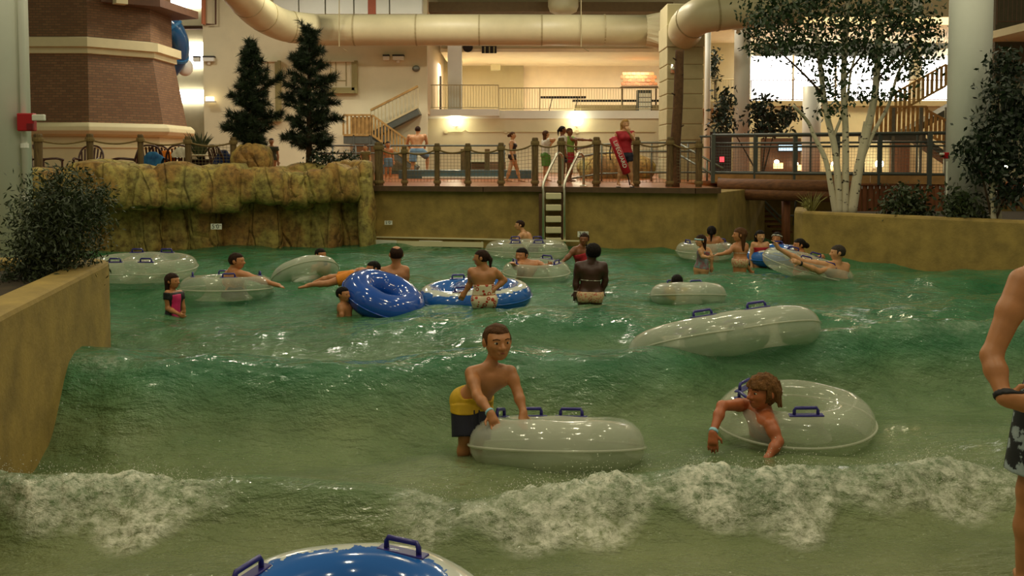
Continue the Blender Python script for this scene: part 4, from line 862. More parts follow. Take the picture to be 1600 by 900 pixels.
# ---- potted plant, chairs, towels, table on the rock terrace
pt = thing('potted_plant', (X(312, 25.5), 25.5, 1.4), 'spiky green plant in a dark pot behind the rope fence', 'plant')
MB().lathe([(.22, 0), (.30, .55), (.33, .58), (.33, .64), (.27, .64)], (X(312, 25.5), 25.5, 1.4), 16).build('pot', M['dark'], pt)
mb = MB(); b0 = Vector((X(312, 25.5), 25.5, 2.0))
for k in range(70): e = b0 + Vector((random.uniform(-.4, .4), random.uniform(-.35, .35), random.uniform(.3, .78))); mb.tube([b0, b0.lerp(e, .6) + Vector((0, 0, .1)), e], [.014, .02, .003], 3)
mb.build('leaves', M['shrub'], pt)
M['chair'] = mat('brown_resin', rgb(66, 36, 24), .35, var=.1)
def chair_proto():
    root = thing('terrace_chair', (0, 0, 0), 'x', 'chair', 'slatted chairs on the rock terrace')
    MB().box((0, 0, .42), (.52, .5, .04)).build('seat', M['chair'], root, bevel=.015)
    for sx_ in (-1, 1):
        MB().tube([(sx_ * .25, -.23, 0), (sx_ * .26, -.24, .62)], .024, 8).build('leg', M['chair'], root); MB().tube([(sx_ * .25, .24, 0), (sx_ * .23, .2, .45)], .024, 8).build('leg', M['chair'], root)
        MB().tube(catmull([(sx_ * .26, -.28, .60), (sx_ * .29, -.1, .64), (sx_ * .28, .15, .62), (sx_ * .24, .26, .60)], 4), .026, 8).build('armrest', M['chair'], root, smooth=True)
    MB().tube(catmull([(-.25, .22, .42), (-.29, .30, .68), (-.2, .37, .90), (0, .39, .96), (.2, .37, .90), (.29, .30, .68), (.25, .22, .42)], 6), .024, 8).build('back_frame', M['chair'], root, smooth=True)
    for k in range(7):
        a = (k - 3) / 3; MB().bar((a * .2, .22, .43), (a * .235, .375 - .04 * abs(a), .93 - .12 * a * a), .042, .014, (0, 1, 0)).build('back_slat', M['chair'], root)
    return root
cp = chair_proto(); first = True
for px, Yc, rz, lb in ((44, 24.3, 60, 'brown slatted chair half hidden between the thick column and the first rope post'), (80, 23.4, 115, 'brown slatted chair turned sideways right of the first rope post'), (137, 23.9, 8, 'brown slatted chair seen from its front behind the second rope post'), (194, 23.7, -75, 'brown slatted chair seen edge-on near the third rope post'), (279, 23.9, 200, 'brown slatted chair with a white towel over its back behind the fourth rope post'), (238, 23.8, 190, 'brown slatted chair under a blue towel'), (260, 24.6, 170, 'brown slatted chair under an orange towel'), (354, 24.3, 140, 'dark chair under a navy towel beside the last rope post')):
    c_ = cp if first else copy_tree(cp); first = False
    c_.location = (X(px, Yc), Yc, 1.42); c_.rotation_euler = (0, 0, R(rz)); c_['label'] = lb; WL[c_.name] = Vector(c_.location)
def towel(px0, px1, ytop, ybot, Y, m, label, dome=.3):
    mb = MB(); n = 14; m_ = 10; vs = []; 
    for side in (-1, 1):
        for j in range(m_ + 1):
            for i in range(n + 1):
                a = i / n; xx = X(px0, Y) + (X(px1, Y) - X(px0, Y)) * a; top = Z(ytop, Y) - dome * (2 * a - 1) ** 2 * .5; bt_ = Z(ybot, Y)
                z = top + (bt_ - top) * (j / m_); vs.append((xx + .02 * math.sin(j * .9 + i), Y + side * (.05 + .10 * (j / m_) ** .6) + .02 * math.sin(i * 2.1 + j * .5), z))
    k0 = (n + 1) * (m_ + 1); fs = []
    for j in range(m_):
        for i in range(n): q = j * (n + 1) + i; fs += [(q, q + 1, q + n + 2, q + n + 1), (k0 + q + 1, k0 + q, k0 + q + n + 1, k0 + q + n + 2)]
    for i in range(n): fs.append((i + 1, i, k0 + i, k0 + i + 1))
    mb.add(vs, fs); o_ = mb.build('beach_towel', m, smooth=True); tag(o_, label, 'towel', 'towels draped on terrace chairs'); return o_
towel(223, 255, 237, 268, 23.33, mat('blue_towel', rgb(44, 108, 150), .95, var=.4, scale=5, col2=rgb(28, 72, 116)), 'blue patterned towel draped over a terrace chair back')
towel(247, 273, 235, 262, 24.15, mat('orange_towel', rgb(208, 112, 24), .95, var=.15, scale=3), 'bright orange towel draped over a terrace chair back', .25)
towel(335, 364, 234, 262, 24.05, mat('navy_towel', rgb(26, 40, 78), .95, var=.2, scale=3), 'navy blue towel hanging beside the last rope post', .5)
towel(271, 296, 230, 246, 23.5, mat('white_towel', rgb(196, 186, 162), .95, var=.1), 'white towel over the top of a slatted terrace chair', .2)
tb = thing('terrace_table', (X(318, 25.0), 25.0, 1.4), 'round pale topped table among the terrace chairs', 'table')
MB().lathe([(.45, .72), (.47, .74), (.45, .76)], (X(318, 25.0), 25.0, 1.4), 24).build('tabletop', M['cream2'], tb); MB().lathe([(.25, 0), (.05, .05), (.04, .72)], (X(318, 25.0), 25.0, 1.4), 12).build('pedestal', M['dark'], tb)

# ================================================================== implicit surfaces
def surfnet(D, org, vox):
    S = D < 0; nx, ny, nz = D.shape
    cs = np.zeros((nx - 1, ny - 1, nz - 1), np.int8)
    for i in (0, 1):
        for j in (0, 1):
            for k in (0, 1): cs += S[i:nx - 1 + i, j:ny - 1 + j, k:nz - 1 + k]
    act = (cs > 0) & (cs < 8); ci = np.argwhere(act)
    if len(ci) == 0: return np.zeros((0, 3)), np.zeros((0, 4), int)
    acc = np.zeros((len(ci), 3)); cnt = np.zeros(len(ci)); x, y, z = ci.T
    cor = [(i, j, k) for i in (0, 1) for j in (0, 1) for k in (0, 1)]
    for a in cor:
        for ax in range(3):
            if a[ax]: continue
            b = list(a); b[ax] = 1
            da = D[x + a[0], y + a[1], z + a[2]]; db = D[x + b[0], y + b[1], z + b[2]]; m = (da < 0) != (db < 0)
            tt = np.where(m, da / np.where(m, da - db, 1), 0); pt_ = np.tile(np.array(a, float), (len(ci), 1)); pt_[:, ax] = tt
            acc += pt_ * m[:, None]; cnt += m
    V_ = (ci + acc / cnt[:, None]) * vox + np.asarray(org)
    ID = -np.ones(act.shape, int); ID[x, y, z] = np.arange(len(ci)); Qs = []
    for ax in range(3):
        o1, o2 = [(1, 2), (2, 0), (0, 1)][ax]; sl0 = [slice(1, -1)] * 3; sl1 = [slice(1, -1)] * 3
        sl0[ax] = slice(0, D.shape[ax] - 1); sl1[ax] = slice(1, D.shape[ax])
        s0 = S[tuple(sl0)]; s1 = S[tuple(sl1)]; e = np.argwhere(s0 != s1)
        if len(e) == 0: continue
        inside = s0[tuple(e.T)]; e = e.copy()
        for q in (o1, o2): e[:, q] += 1
        c = []
        for (d1, d2) in ((-1, -1), (0, -1), (0, 0), (-1, 0)):
            g_ = e.copy(); g_[:, o1] += d1; g_[:, o2] += d2; c.append(ID[tuple(g_.T)])
        q = np.stack(c, 1); q[~inside] = q[~inside][:, ::-1]; Qs.append(q)
    Q_ = np.concatenate(Qs); return V_, Q_[(Q_ >= 0).all(1)]

# ================================================================== INNER TUBES
def clearmat(name, tint, lo, hi):
    t = NT(name); t.b.inputs['Base Color'].default_value = (*tint, 1); t.b.inputs['Roughness'].default_value = .08; t.b.inputs['Coat Weight'].default_value = .5
    lw = t.n('ShaderNodeLayerWeight'); lw.inputs[0].default_value = .5; fc = t.ramp(lw.outputs['Facing'], [(.0, lo), (.6, lo * .6 + hi * .3), (1, hi)])
    nz_ = t.noise(t.co((1, 1, 1)), 14, 3); t.bump(nz_, .12, .02)
    tr_ = t.n('ShaderNodeBsdfTransparent'); tr_.inputs[0].default_value = (.93, .96, .9, 1); m_ = t.n('ShaderNodeMixShader')
    t.l(fc, m_.inputs[0]); t.l(tr_.outputs[0], m_.inputs[1]); t.l(t.b.outputs[0], m_.inputs[2]); t.l(m_.outputs[0], t.out.inputs[0]); return t.m
M['milky'] = clearmat('milky_vinyl', rgb(214, 214, 196), .42, .88)
M['vinyl'] = clearmat('clear_vinyl', rgb(208, 208, 188), .22, .80)
t = NT('blue_vinyl'); v0 = t.co(); sz_ = t.n('ShaderNodeSeparateXYZ'); t.l(v0, sz_.inputs[0]); nz_ = t.noise(t.co((9, 9, 2)), 1.6, 3)
rad = t.n('ShaderNodeVectorMath', operation='LENGTH'); cc = t.n('ShaderNodeCombineXYZ'); t.l(sz_.outputs[0], cc.inputs[0]); t.l(sz_.outputs[1], cc.inputs[1]); t.l(cc.outputs[0], rad.inputs[0])
ma = t.n('ShaderNodeMath', operation='MULTIPLY_ADD'); t.l(nz_, ma.inputs[0]); ma.inputs[1].default_value = .08; t.l(sz_.outputs[2], ma.inputs[2])
band0 = t.ramp(ma.outputs[0], [(.0, 0.), (.17, 0.), (.18, 1.), (1, 1.)])
ag = t.n('ShaderNodeAttribute', attribute_name='outer'); oa = t.n('ShaderNodeMath', operation='MULTIPLY_ADD'); t.l(nz_, oa.inputs[0]); oa.inputs[1].default_value = .9; t.l(ag.outputs['Fac'], oa.inputs[2])
om = t.ramp(oa.outputs[0], [(.0, 0.), (.47, 0.), (.50, 1.), (1, 1.)]); mb2 = t.n('ShaderNodeMath', operation='MULTIPLY'); t.l(band0, mb2.inputs[0]); t.l(om, mb2.inputs[1]); band = mb2.outputs[0]
t.l(t.mix(band, rgb(30, 96, 176), rgb(206, 208, 196)), t.b.inputs['Base Color']); t.b.inputs['Roughness'].default_value = .12; t.b.inputs['Coat Weight'].default_value = .6; M['bluev'] = t.m
M['bluep'] = mat('plain_blue_vinyl', rgb(24, 78, 172), .12, var=.08, scale=3, coat=.6)
M['seam'] = clearmat('vinyl_seam', rgb(206, 206, 184), .5, .9)
def ring_mesh(Rm, r, n=56, m=20):
    vs = []; fs = []
    for i in range(n):
        a = 2 * math.pi * i / n; wob = 1 + .02 * math.sin(i * 7)
        for k in range(m):
            b = 2 * math.pi * k / m; rr_ = r * wob; vs.append(((Rm + rr_ * math.cos(b)) * math.cos(a), (Rm + rr_ * math.cos(b)) * math.sin(a), rr_ * .92 * math.sin(b)))
    for i in range(n):
        for k in range(m): fs.append((i * m + k, ((i + 1) % n) * m + k, ((i + 1) % n) * m + (k + 1) % m, i * m + (k + 1) % m))
    return vs, fs
DBL = {}
def double_mesh(Rm, r, sep):
    key = (Rm, r, sep)
    if key in DBL: return DBL[key]
    vox = .022; hx = Rm + r + sep + .08; hy = Rm + r + .08; hz = r + .08
    gx = np.arange(-hx, hx, vox); gy = np.arange(-hy, hy, vox); gz = np.arange(-hz, hz, vox); A, B, C = np.meshgrid(gx, gy, gz, indexing='ij')
    ds = [np.sqrt((np.sqrt((A - s_) ** 2 + B ** 2) - Rm) ** 2 + (C * 1.06) ** 2) - r for s_ in (-sep, sep)]
    k_ = .10; h_ = np.clip(.5 + .5 * (ds[1] - ds[0]) / k_, 0, 1); D = ds[1] * (1 - h_) + ds[0] * h_ - k_ * h_ * (1 - h_)
    DBL[key] = surfnet(D, (-hx, -hy, -hz), vox); return DBL[key]
def handle(root, p, ang, tang, r):
    m3 = Matrix.Rotation(ang, 3, 'Z'); p = Vector(p)
    pts = [(-.085, 0, 0), (-.085, 0, .035), (-.075, 0, .055), (.075, 0, .055), (.085, 0, .035), (.085, 0, 0)]
    mb = MB().tube([WL[root.name] + p + m3 @ Vector(q) for q in pts], .013, 8); h_ = mb.build('handle', M['navy'], root, smooth=True)
    MB().box(WL[root.name] + p, (.25, .06, .014), m3).build('handle_patch', M['navy'], h_, bevel=.006); return h_
NTUBE = []
def tube_ring(px, py, Y, D, rot, label, blue=None, double=False, hands=None, minor=.175, group='clear inner tubes', milky=False):
    c = P(px, py, Y); nm = 'double_tube' if double else 'inner_tube'
    root = thing(nm, c, label, 'inner tube', 'blue inner tubes' if blue else group)
    m = {None: M['milky' if milky else 'vinyl'], 'band': M['bluev'], 'plain': M['bluep']}[blue]
    if double:
        L = D; Rm = L * .285 - minor * .25; sep = L / 2 - Rm - minor; Rm = round(Rm, 3); sep = round(sep, 3)
        v_, q_ = double_mesh(Rm, minor, sep); o_ = obj('vinyl_ring', np.asarray(v_) + np.array(c), q_, m, root, True, origin=c)
        hs = hands or [(-sep, Rm, 0), (-sep, -Rm, 0), (sep, Rm, 0), (sep, -Rm, 0)]
        for (hx, hy, a) in hs: handle(root, (hx, hy, minor * .96), a, 0, 0)
        for s_ in (-1, 1):
            pts = [c + Vector((s_ * (sep + (Rm + minor * 1.02) * math.cos(a)), (Rm + minor * 1.02) * math.sin(a), 0)) for a in np.linspace(-1.9, 1.9, 30)]
            ptube(pts, .009, 6).build('seam', M['seam'] if not blue else m, root, smooth=True)
    else:
        Rm = D / 2 - minor; v_, f_ = ring_mesh(Rm, minor); o_ = obj('vinyl_ring', np.array(v_) + np.array(c), f_, m, root, True, origin=c)
        for a in (hands if hands is not None else (20, 110, 200, 290)):
            a = R(a); handle(root, (Rm * math.cos(a), Rm * math.sin(a), minor * .9), a + math.pi / 2, 0, 0)
        pts = [c + Vector(((D / 2 + .006) * math.cos(a), (D / 2 + .006) * math.sin(a), -.01)) for a in np.linspace(0, 2 * math.pi, 60)[:-1]]
        MB().tube(pts, .010, 6, closed=True).build('seam', M['seam'] if not blue else m, root, smooth=True)
    if blue == 'band':
        co_ = np.array([v.co[:] for v in o_.data.vertices]); 
        rr_ = (np.hypot(np.abs(co_[:, 0]) - sep, co_[:, 1]) if double else np.hypot(co_[:, 0], co_[:, 1])) - Rm
        if double: rr_ = np.where(np.abs(co_[:, 0]) < sep, np.abs(co_[:, 1]) - Rm, rr_)
        at_ = o_.data.attributes.new('outer', 'FLOAT', 'POINT'); at_.data.foreach_set('value', np.clip(rr_ / minor, -1, 1).astype(np.float32))
    root.rotation_euler = [R(q) for q in rot]; return root
tube_ring(870, 694, 6.85, 1.27, (-13, 3, 10), 'large clear inner tube that the boy in yellow trunks pushes', minor=.205, hands=(62, 104, 152), milky=True)
tube_ring(1240, 654, 7.35, 1.20, (4, -2, 0), 'clear inner tube with the sandy haired boy climbing through it', minor=.19, hands=(266, 140, 190))
tube_ring(1130, 532, 9.35, 1.90, (-20, -8, 3), 'clear double inner tube riding the crest of a wave', double=True, minor=.20, milky=True)
tube_ring(534, 1004, 3.85, 1.36, (3, 0, 0), 'blue tube with white painted band and purple handles at the beach edge', blue='band', minor=.2, hands=(65, 155, 250, 330))
tube_ring(600, 464, 12.6, 1.12, (16, 20, 8), 'glossy plain blue inner tube tilted up by the dark haired boy', blue='plain', minor=.21, hands=())
tube_ring(742, 463, 13.5, 1.62, (5, -2, 6), 'blue double inner tube with white bands beside the girl in a floral swimsuit', blue='band', double=True, minor=.185)
tube_ring(222, 418, 15.2, 1.72, (4, 0, 0), 'clear double inner tube floating by the corner of the left planter wall', double=True)
tube_ring(354, 449, 14.2, 1.34, (-4, 0, 0), 'clear inner tube around the man with his arm stretched out', minor=.19)
tube_ring(476, 431, 15.6, 1.12, (-26, -20, 0), 'clear inner tube tipped up on edge in front of a bobbing head', hands=(20, 200), milky=True)
tube_ring(838, 424, 15.7, 1.10, (3, 0, 0), 'clear inner tube holding the boy who leans forward on his arms', hands=(60, 130, 200, 330))
tube_ring(823, 390, 19.2, 1.66, (0, 0, 0), 'clear double inner tube floating against the wall by the ladder', double=True)
tube_ring(1075, 461, 14.0, 1.10, (-10, 0, 0), 'clear inner tube hiding a swimmer in yellow up to the head', minor=.19, hands=(60, 120), milky=True)
tube_ring(1262, 418, 15.9, 1.52, (6, 15, 0), 'clear double inner tube tipped up beside the grey haired man', double=True)
tube_ring(1102, 391, 18.8, 1.14, (0, 0, 0), 'clear inner tube floating among the girls near the bridge', hands=(20, 200))
tube_ring(1208, 399, 18.4, 1.12, (3, -4, 0), 'blue inner tube with a white rim among the group near the bridge', blue='band', hands=(60, 140))
# ================================================================== PEOPLE
def skinmat(name, c):
    if name in MATS: return MATS[name]
    t = NT(name); n_ = t.noise(t.pos(), 9, 4); t.l(t.ramp(n_, [(.3, tuple(v * .86 for v in c)), (.7, tuple(min(1, v * 1.08) for v in c))]), t.b.inputs['Base Color'])
    t.b.inputs['Roughness'].default_value = .42; t.b.inputs['Subsurface Weight'].default_value = 0.0; MATS[name] = t.m; return t.m
SK = dict(tan=skinmat('tan_skin', rgb(184, 122, 76)), fair=skinmat('fair_skin', rgb(200, 146, 100)), brown=skinmat('brown_skin', rgb(128, 76, 42)), dark=skinmat('dark_skin', rgb(66, 36, 22)), red=skinmat('ruddy_skin', rgb(176, 98, 58)))
HR = dict(black=mat('black_hair', rgb(26, 20, 16), .6, var=.2, scale=30, spec=.12), dbrown=mat('dark_brown_hair', rgb(48, 30, 20), .6, var=.25, scale=30, spec=.12), brown=mat('brown_hair', rgb(84, 54, 30), .6, var=.25, scale=30, spec=.12), blond=mat('blond_hair', rgb(176, 134, 74), .6, var=.25, scale=30, spec=.12), sandy=mat('sandy_hair', rgb(112, 76, 42), .6, var=.35, scale=34, spec=.12), grey=mat('greying_hair', rgb(60, 52, 44), .6, var=.3, scale=30, spec=.12))
for hm in HR.values():
    nt_ = hm.node_tree; g_ = nt_.nodes.new('ShaderNodeNewGeometry'); mp_ = nt_.nodes.new('ShaderNodeMapping'); mp_.inputs['Scale'].default_value = (70, 70, 9); nt_.links.new(g_.outputs['Position'], mp_.inputs[0])
    nn_ = nt_.nodes.new('ShaderNodeTexNoise'); nn_.inputs['Scale'].default_value = 1.6; nt_.links.new(mp_.outputs[0], nn_.inputs['Vector']); bp_ = nt_.nodes.new('ShaderNodeBump'); bp_.inputs['Strength'].default_value = .8; bp_.inputs['Distance'].default_value = .02
    nt_.links.new(nn_.outputs[0], bp_.inputs['Height']); nt_.links.new(bp_.outputs[0], nt_.nodes['Principled BSDF'].inputs['Normal'])
EYEW = mat('eye_white', rgb(210, 200, 180), .3, var=0); EYED = mat('eye_dark', rgb(30, 18, 12), .25, var=0); LIP = mat('lips', rgb(140, 70, 52), .4, var=0)
def smin(a, b, k):
    h = np.clip(.5 + .5 * (b - a) / k, 0, 1); return b * (1 - h) + a * h - k * h * (1 - h)
class Field:
    def __init__(s, lo, hi, vox):
        s.lo = np.array(lo); s.vox = vox; s.n = np.ceil((np.array(hi) - s.lo) / vox).astype(int) + 1
        s.ax = [s.lo[i] + vox * np.arange(s.n[i]) for i in range(3)]
    def blank(s): return np.full(s.n, 1.0, np.float32)
    def sub(s, lo, hi):
        i0 = np.clip(np.floor((lo - s.lo) / s.vox).astype(int), 0, s.n - 1); i1 = np.clip(np.ceil((hi - s.lo) / s.vox).astype(int) + 1, 1, s.n)
        sl = tuple(slice(a, b) for a, b in zip(i0, i1)); g_ = np.meshgrid(*[s.ax[i][sl[i]] for i in range(3)], indexing='ij'); return sl, np.stack(g_, -1).astype(np.float32)
def prim_d(p, G_):
    if p[0] == 'c':
        a, b, ra, rb = np.array(p[1]), np.array(p[2]), p[3], p[4]; ba = b - a; L2 = max(1e-9, ba @ ba)
        h = np.clip(((G_ - a) @ ba) / L2, 0, 1); return np.linalg.norm(G_ - a - h[..., None] * ba, axis=-1) - (ra + (rb - ra) * h)
    if p[0] == 'f':                                            # flat-ended tapered cylinder
        a, b, ra, rb = np.array(p[1]), np.array(p[2]), p[3], p[4]; ba = b - a; L = np.linalg.norm(ba); ba = ba / L
        t_ = (G_ - a) @ ba; d = np.linalg.norm(G_ - a - t_[..., None] * ba, axis=-1) - (ra + (rb - ra) * np.clip(t_ / L, 0, 1)); return np.maximum(d, np.maximum(-t_, t_ - L))
    c, r, m = np.array(p[1]), np.array(p[2]), np.array(p[3]); q = (G_ - c) @ m
    k0 = np.linalg.norm(q / r, axis=-1); k1 = np.linalg.norm(q / r ** 2, axis=-1) + 1e-9; return k0 * (k0 - 1) / k1
def prim_bb(p):
    if p[0] in 'cf':
        a, b = np.array(p[1]), np.array(p[2]); r = max(p[3], p[4]); return np.minimum(a, b) - r, np.maximum(a, b) + r
    r = max(p[2]); return np.array(p[1]) - r, np.array(p[1]) + r
def fill(fd, prims, k, D=None):
    D = fd.blank() if D is None else D
    for p in prims:
        kk = p[-1] if p[0] == 'e' and len(p) == 5 else k
        lo, hi = prim_bb(p); m_ = max(kk, .03) + 3 * fd.vox; sl, G_ = fd.sub(lo - m_, hi + m_); D[sl] = smin(D[sl], prim_d(p, G_).astype(np.float32), kk)
    return D
def person(label, H, top, face=0, over=None, skin='tan', hair=('short', 'dbrown'), wear=(), vox=.012, girth=1.0, child=False, fem=False, hands=None, look=None, headpx=None, group=None, curl=.5, hcurl=None, cat='person', extra=None, tilt=None, hh=None):
    """top = (px, py, Y) of the crown; face: 0 towards the camera, 90 image right, 180 away; over = joint -> (px, py, dY)"""
    Y0 = top[2]; crown = P(*top); base = crown - Vector((0, 0, H)); hh = hh or (.168 if child else .142); hr = hh * H / 2
    fw = Vector((math.sin(R(face)), -math.cos(R(face)), 0)); rt = Vector((-fw.y, fw.x, 0)) * 1.0   # rt = the person's left in plan
    up = Vector((0, 0, 1)); B = lambda f_, s_=0, d_=0: base + up * (f_ * H) + rt * (s_ * H) + fw * (d_ * H)
    J = dict(head=crown - up * hr, neck=B(1 - hh - .045), sa=B(.80, .105), sb=B(.80, -.105), ea=B(.625, .135, -.01), eb=B(.625, -.135, -.01), wa=B(.485, .14, .03), wb=B(.485, -.14, .03), ha=B(.515, .052), hb=B(.515, -.052), ka=B(.28, .055, .01), kb=B(.28, -.055, .01), fa=B(.04, .055, -.01), fb=B(.04, -.055, -.01))
    given = set()
    for k_, q in (over or {}).items():
        J[k_] = P(q[0], q[1], Y0 + (q[2] if len(q) > 2 else 0)); given.add(k_)
    for s_ in 'ab':                                             # keep unset joints attached
        if 's' + s_ in given and 'e' + s_ not in given: J['e' + s_] = J['s' + s_] + (B(.625, .03) - B(.80, 0))
        if 'e' + s_ in given and 'w' + s_ not in given: J['w' + s_] = J['e' + s_] + up * (-.14 * H)
        if 'h' + s_ in given and 'k' + s_ not in given: J['k' + s_] = J['h' + s_] - up * (.235 * H)
        if 'k' + s_ in given and 'f' + s_ not in given or ('h' + s_ in given and 'f' + s_ not in given): J['f' + s_] = J['k' + s_] - up * (.235 * H)
    g_ = girth * H; T = []; A = []; Lg = []; Hd = []
    mid = (J['sa'] + J['sb']) / 2; pel = (J['ha'] + J['hb']) / 2; sp = mid - pel
    C_ = lambda a, b, ra, rb: ('c', tuple(a), tuple(b), ra * g_, rb * g_)
    ia, ib = mid.lerp(J['sa'], .62), mid.lerp(J['sb'], .62); low = -sp.normalized() * (.035 * H)
    T += [C_(ia + low, ib + low, .054, .054), C_(mid + low * 2, mid - sp * .55, .066, .056), C_(mid - sp * .5, pel, .056, .064)]
    for s_, i_ in (('a', ia), ('b', ib)):
        w_ = mid - sp * .58 + (J['h' + s_] - pel) * .55
        T += [C_(i_ + low, w_, .056, .048), C_(w_, J['h' + s_], .050, .062)]
        T += [C_(J['neck'], J['s' + s_], .028, .030)]
        A += [C_(J['s' + s_], J['s' + s_].lerp(J['e' + s_], .4), .036, .033), C_(J['s' + s_].lerp(J['e' + s_], .4), J['e' + s_], .033, .025), C_(J['e' + s_], J['e' + s_].lerp(J['w' + s_], .35), .026, .027), C_(J['e' + s_].lerp(J['w' + s_], .35), J['w' + s_], .027, .017)]
        Lg += [C_(J['h' + s_], J['k' + s_], .058, .036), C_(J['k' + s_], J['k' + s_].lerp(J['f' + s_], .4), .034, .035), C_(J['k' + s_].lerp(J['f' + s_], .4), J['f' + s_], .034, .020)]
        Lg += [C_(J['h' + s_] - fw * (.022 * H), J['h' + s_] - fw * (.022 * H) - up * .01, .060, .060)]
        ft = J['f' + s_]; Lg += [('c', tuple(ft - up * .01 * H - fw * .02 * H), tuple(ft + fw * .105 * H - up * .025 * H), .020 * H, .014 * H)]
        if fem: T.append(('e', tuple(i_.lerp(mid, .35) + low * 2.2 + fw * .045 * H), (.036 * H, .032 * H, .034 * H), np.eye(3)))
        # hand: palm, four unequal fingers, thumb
        d = (J['w' + s_] - J['e' + s_]).normalized(); hn = (hands or {}).get(s_)
        if hn: d = Vector(hn[0]).normalized()
        nrm = Vector(hn[1]) if hn else (fw * .6 - up * .1); nrm = nrm - d * nrm.dot(d)
        nrm = nrm.normalized() if nrm.length > 1e-3 else d.orthogonal().normalized()
        sd = d.cross(nrm) * (1 if s_ == 'a' else -1); w0 = J['w' + s_]; hs = H * (1.05 if child else 1.0); cu = curl if not hn or len(hn) < 3 else hn[2]
        A.append(('c', tuple(w0), tuple(w0 + d * .042 * hs), .016 * hs, .019 * hs))
        for sgn in (-.5, .5): A.append(('c', tuple(w0 + d * .015 * hs + sd * sgn * .018 * hs), tuple(w0 + d * .048 * hs + sd * sgn * .028 * hs), .011 * hs, .010 * hs))
        fr_ = max(.0056 * hs, vox * .62)
        for q, ln in enumerate((.80, 1.0, .95, .74)):
            b0 = w0 + d * .050 * hs + sd * (q - 1.5) * .0125 * hs; b1 = b0 + (d + nrm * cu * .5 + sd * (q - 1.5) * .10).normalized() * .026 * hs * ln; b2 = b1 + (d * (1 - cu * .6) + nrm * cu).normalized() * .024 * hs * ln
            A += [('F', tuple(b0), tuple(b1), fr_ * 1.08, fr_), ('F', tuple(b1), tuple(b2), fr_, fr_ * .85)]
        tb0 = w0 + d * .015 * hs - sd * .018 * hs; tb1 = tb0 + (d * .6 - sd * .75 + nrm * .25).normalized() * .026 * hs; tb2 = tb1 + (d * .9 - sd * .2 + nrm * .4).normalized() * .02 * hs
        A += [('F', tuple(tb0), tuple(tb1), fr_ * 1.25, fr_ * 1.1), ('F', tuple(tb1), tuple(tb2), fr_ * 1.1, fr_ * .9)]
    # head frame
    hc = J['head']; lk = Vector(look).normalized() if look else fw; hu = (up * 1.0 + (Vector(tilt) if tilt else Vector())).normalized(); lk = (lk - hu * lk.dot(hu)).normalized(); hl = hu.cross(lk)
    m3 = np.array([list(hl), list(lk), list(hu)]).T; hp = lambda x, y, z: tuple(hc + hl * x * hr + lk * y * hr + hu * z * hr)
    neck = [C_(J['neck'], hc - hu * hr * .35 - lk * hr * .15, .034, .031)]
    if child: neck = [C_(J['neck'], hc - hu * hr * .35 - lk * hr * .15, .032, .030)]
    E = lambda x, y, z, a, b, c, k_: ('e', hp(x, y, z), (a * hr, b * hr, c * hr), m3, k_ * hr)
    Hd = [E(0, -.08, .18, .74, .88, .80, .2), E(0, .22, -.32, .58, .58, .60, .3), E(0, .40, -.66, .34, .34, .26, .25), E(0, .62, .22, .46, .22, .16, .2), E(.34, .52, -.16, .22, .24, .22, .2), E(-.34, .52, -.16, .22, .24, .22, .2)]
    det = [('c', hp(0, .80, .06), hp(0, .98, -.22), .09 * hr, .13 * hr), ('c', hp(.13, .86, -.25), hp(-.13, .86, -.25), .09 * hr, .09 * hr), ('c', hp(.16, .78, -.50), hp(-.16, .78, -.50), .07 * hr, .07 * hr),
           E(.76, -.06, -.02, .10, .20, .27, .08), E(-.76, -.06, -.02, .10, .20, .27, .08)]
    allp = T + A + Lg + Hd; pts_ = np.array([q for p in allp for q in prim_bb(p if p[0] != 'F' else ('c',) + p[1:])])
    fd = Field(pts_.min(0) - .12, pts_.max(0) + .12, vox); kb = .022 * H
    DT = fill(fd, T, kb); DL = fill(fd, Lg, kb * .8); DA = fill(fd, [p for p in A if p[0] != 'F'], kb * .7); DH = fill(fd, Hd, .2 * hr); DH = fill(fd, neck, kb * .8, DH); DH = fill(fd, det, .08 * hr, DH)
    DB = smin(smin(smin(DT, DL, kb * .8), DH, kb * .7), DA, kb * .5)
    DB = fill(fd, [('c',) + p[1:] for p in A if p[0] == 'F'], .005 * H, DB)
    v_, q_ = surfnet(DB, fd.lo, vox); body = obj('person', v_, q_, SK[skin] if isinstance(skin, str) else skin, None, True, origin=(pel.x, pel.y, min(J['fa'].z, J['fb'].z) - .03)); tag(body, label, cat, group)
    def addmesh(name, D, m):
        v2, q2 = surfnet(D, fd.lo, vox)
        if len(v2): return obj(name, v2, q2, m, body, True)
    # hair
    sl, G_ = fd.sub(np.array(hc) - 2.2 * hr, np.array(hc) + 2.2 * hr); q = ((G_ - np.array(hc)) @ m3) / hr; hx, hf, hz = q[..., 0], q[..., 1], q[..., 2]
    st, hcol = hair[0], HR[hair[1]]
    if st != 'none':
        tk = dict(crop=.07, short=.09, mop=.20, bald=.05, long=.12, tail=.09, bun=.1, afro=.22)[st]
        n1_ = np.sin(hx * 9 + hz * 4) * np.sin(hf * 8 - hz * 5) * (.03 if st != 'mop' else .08) + (np.sin(hx * 23 + hz * 3) * np.sin(hf * 21) * .05 if st == 'mop' else 0)
        cran = np.minimum(np.linalg.norm(q / np.array([.74, .88, .80]) - np.array([0, -.09, .22]), axis=-1) - 1 - tk - n1_, 9) * .8 * hr
        line = {'mop': .30, 'crop': .56}.get(st, .44)
        facebox = np.maximum(.18 + np.abs(hx) * .12 - hf, hz - line)
        lowlim = dict(crop=-.3, short=-.38, mop=-.72, bald=-.4, long=-.9, tail=-.45, bun=-.45, afro=-.6)[st]
        hd_ = np.maximum(np.maximum(cran, -facebox * hr), (lowlim - hz + .5 * np.clip(hf, 0, 1)) * hr)
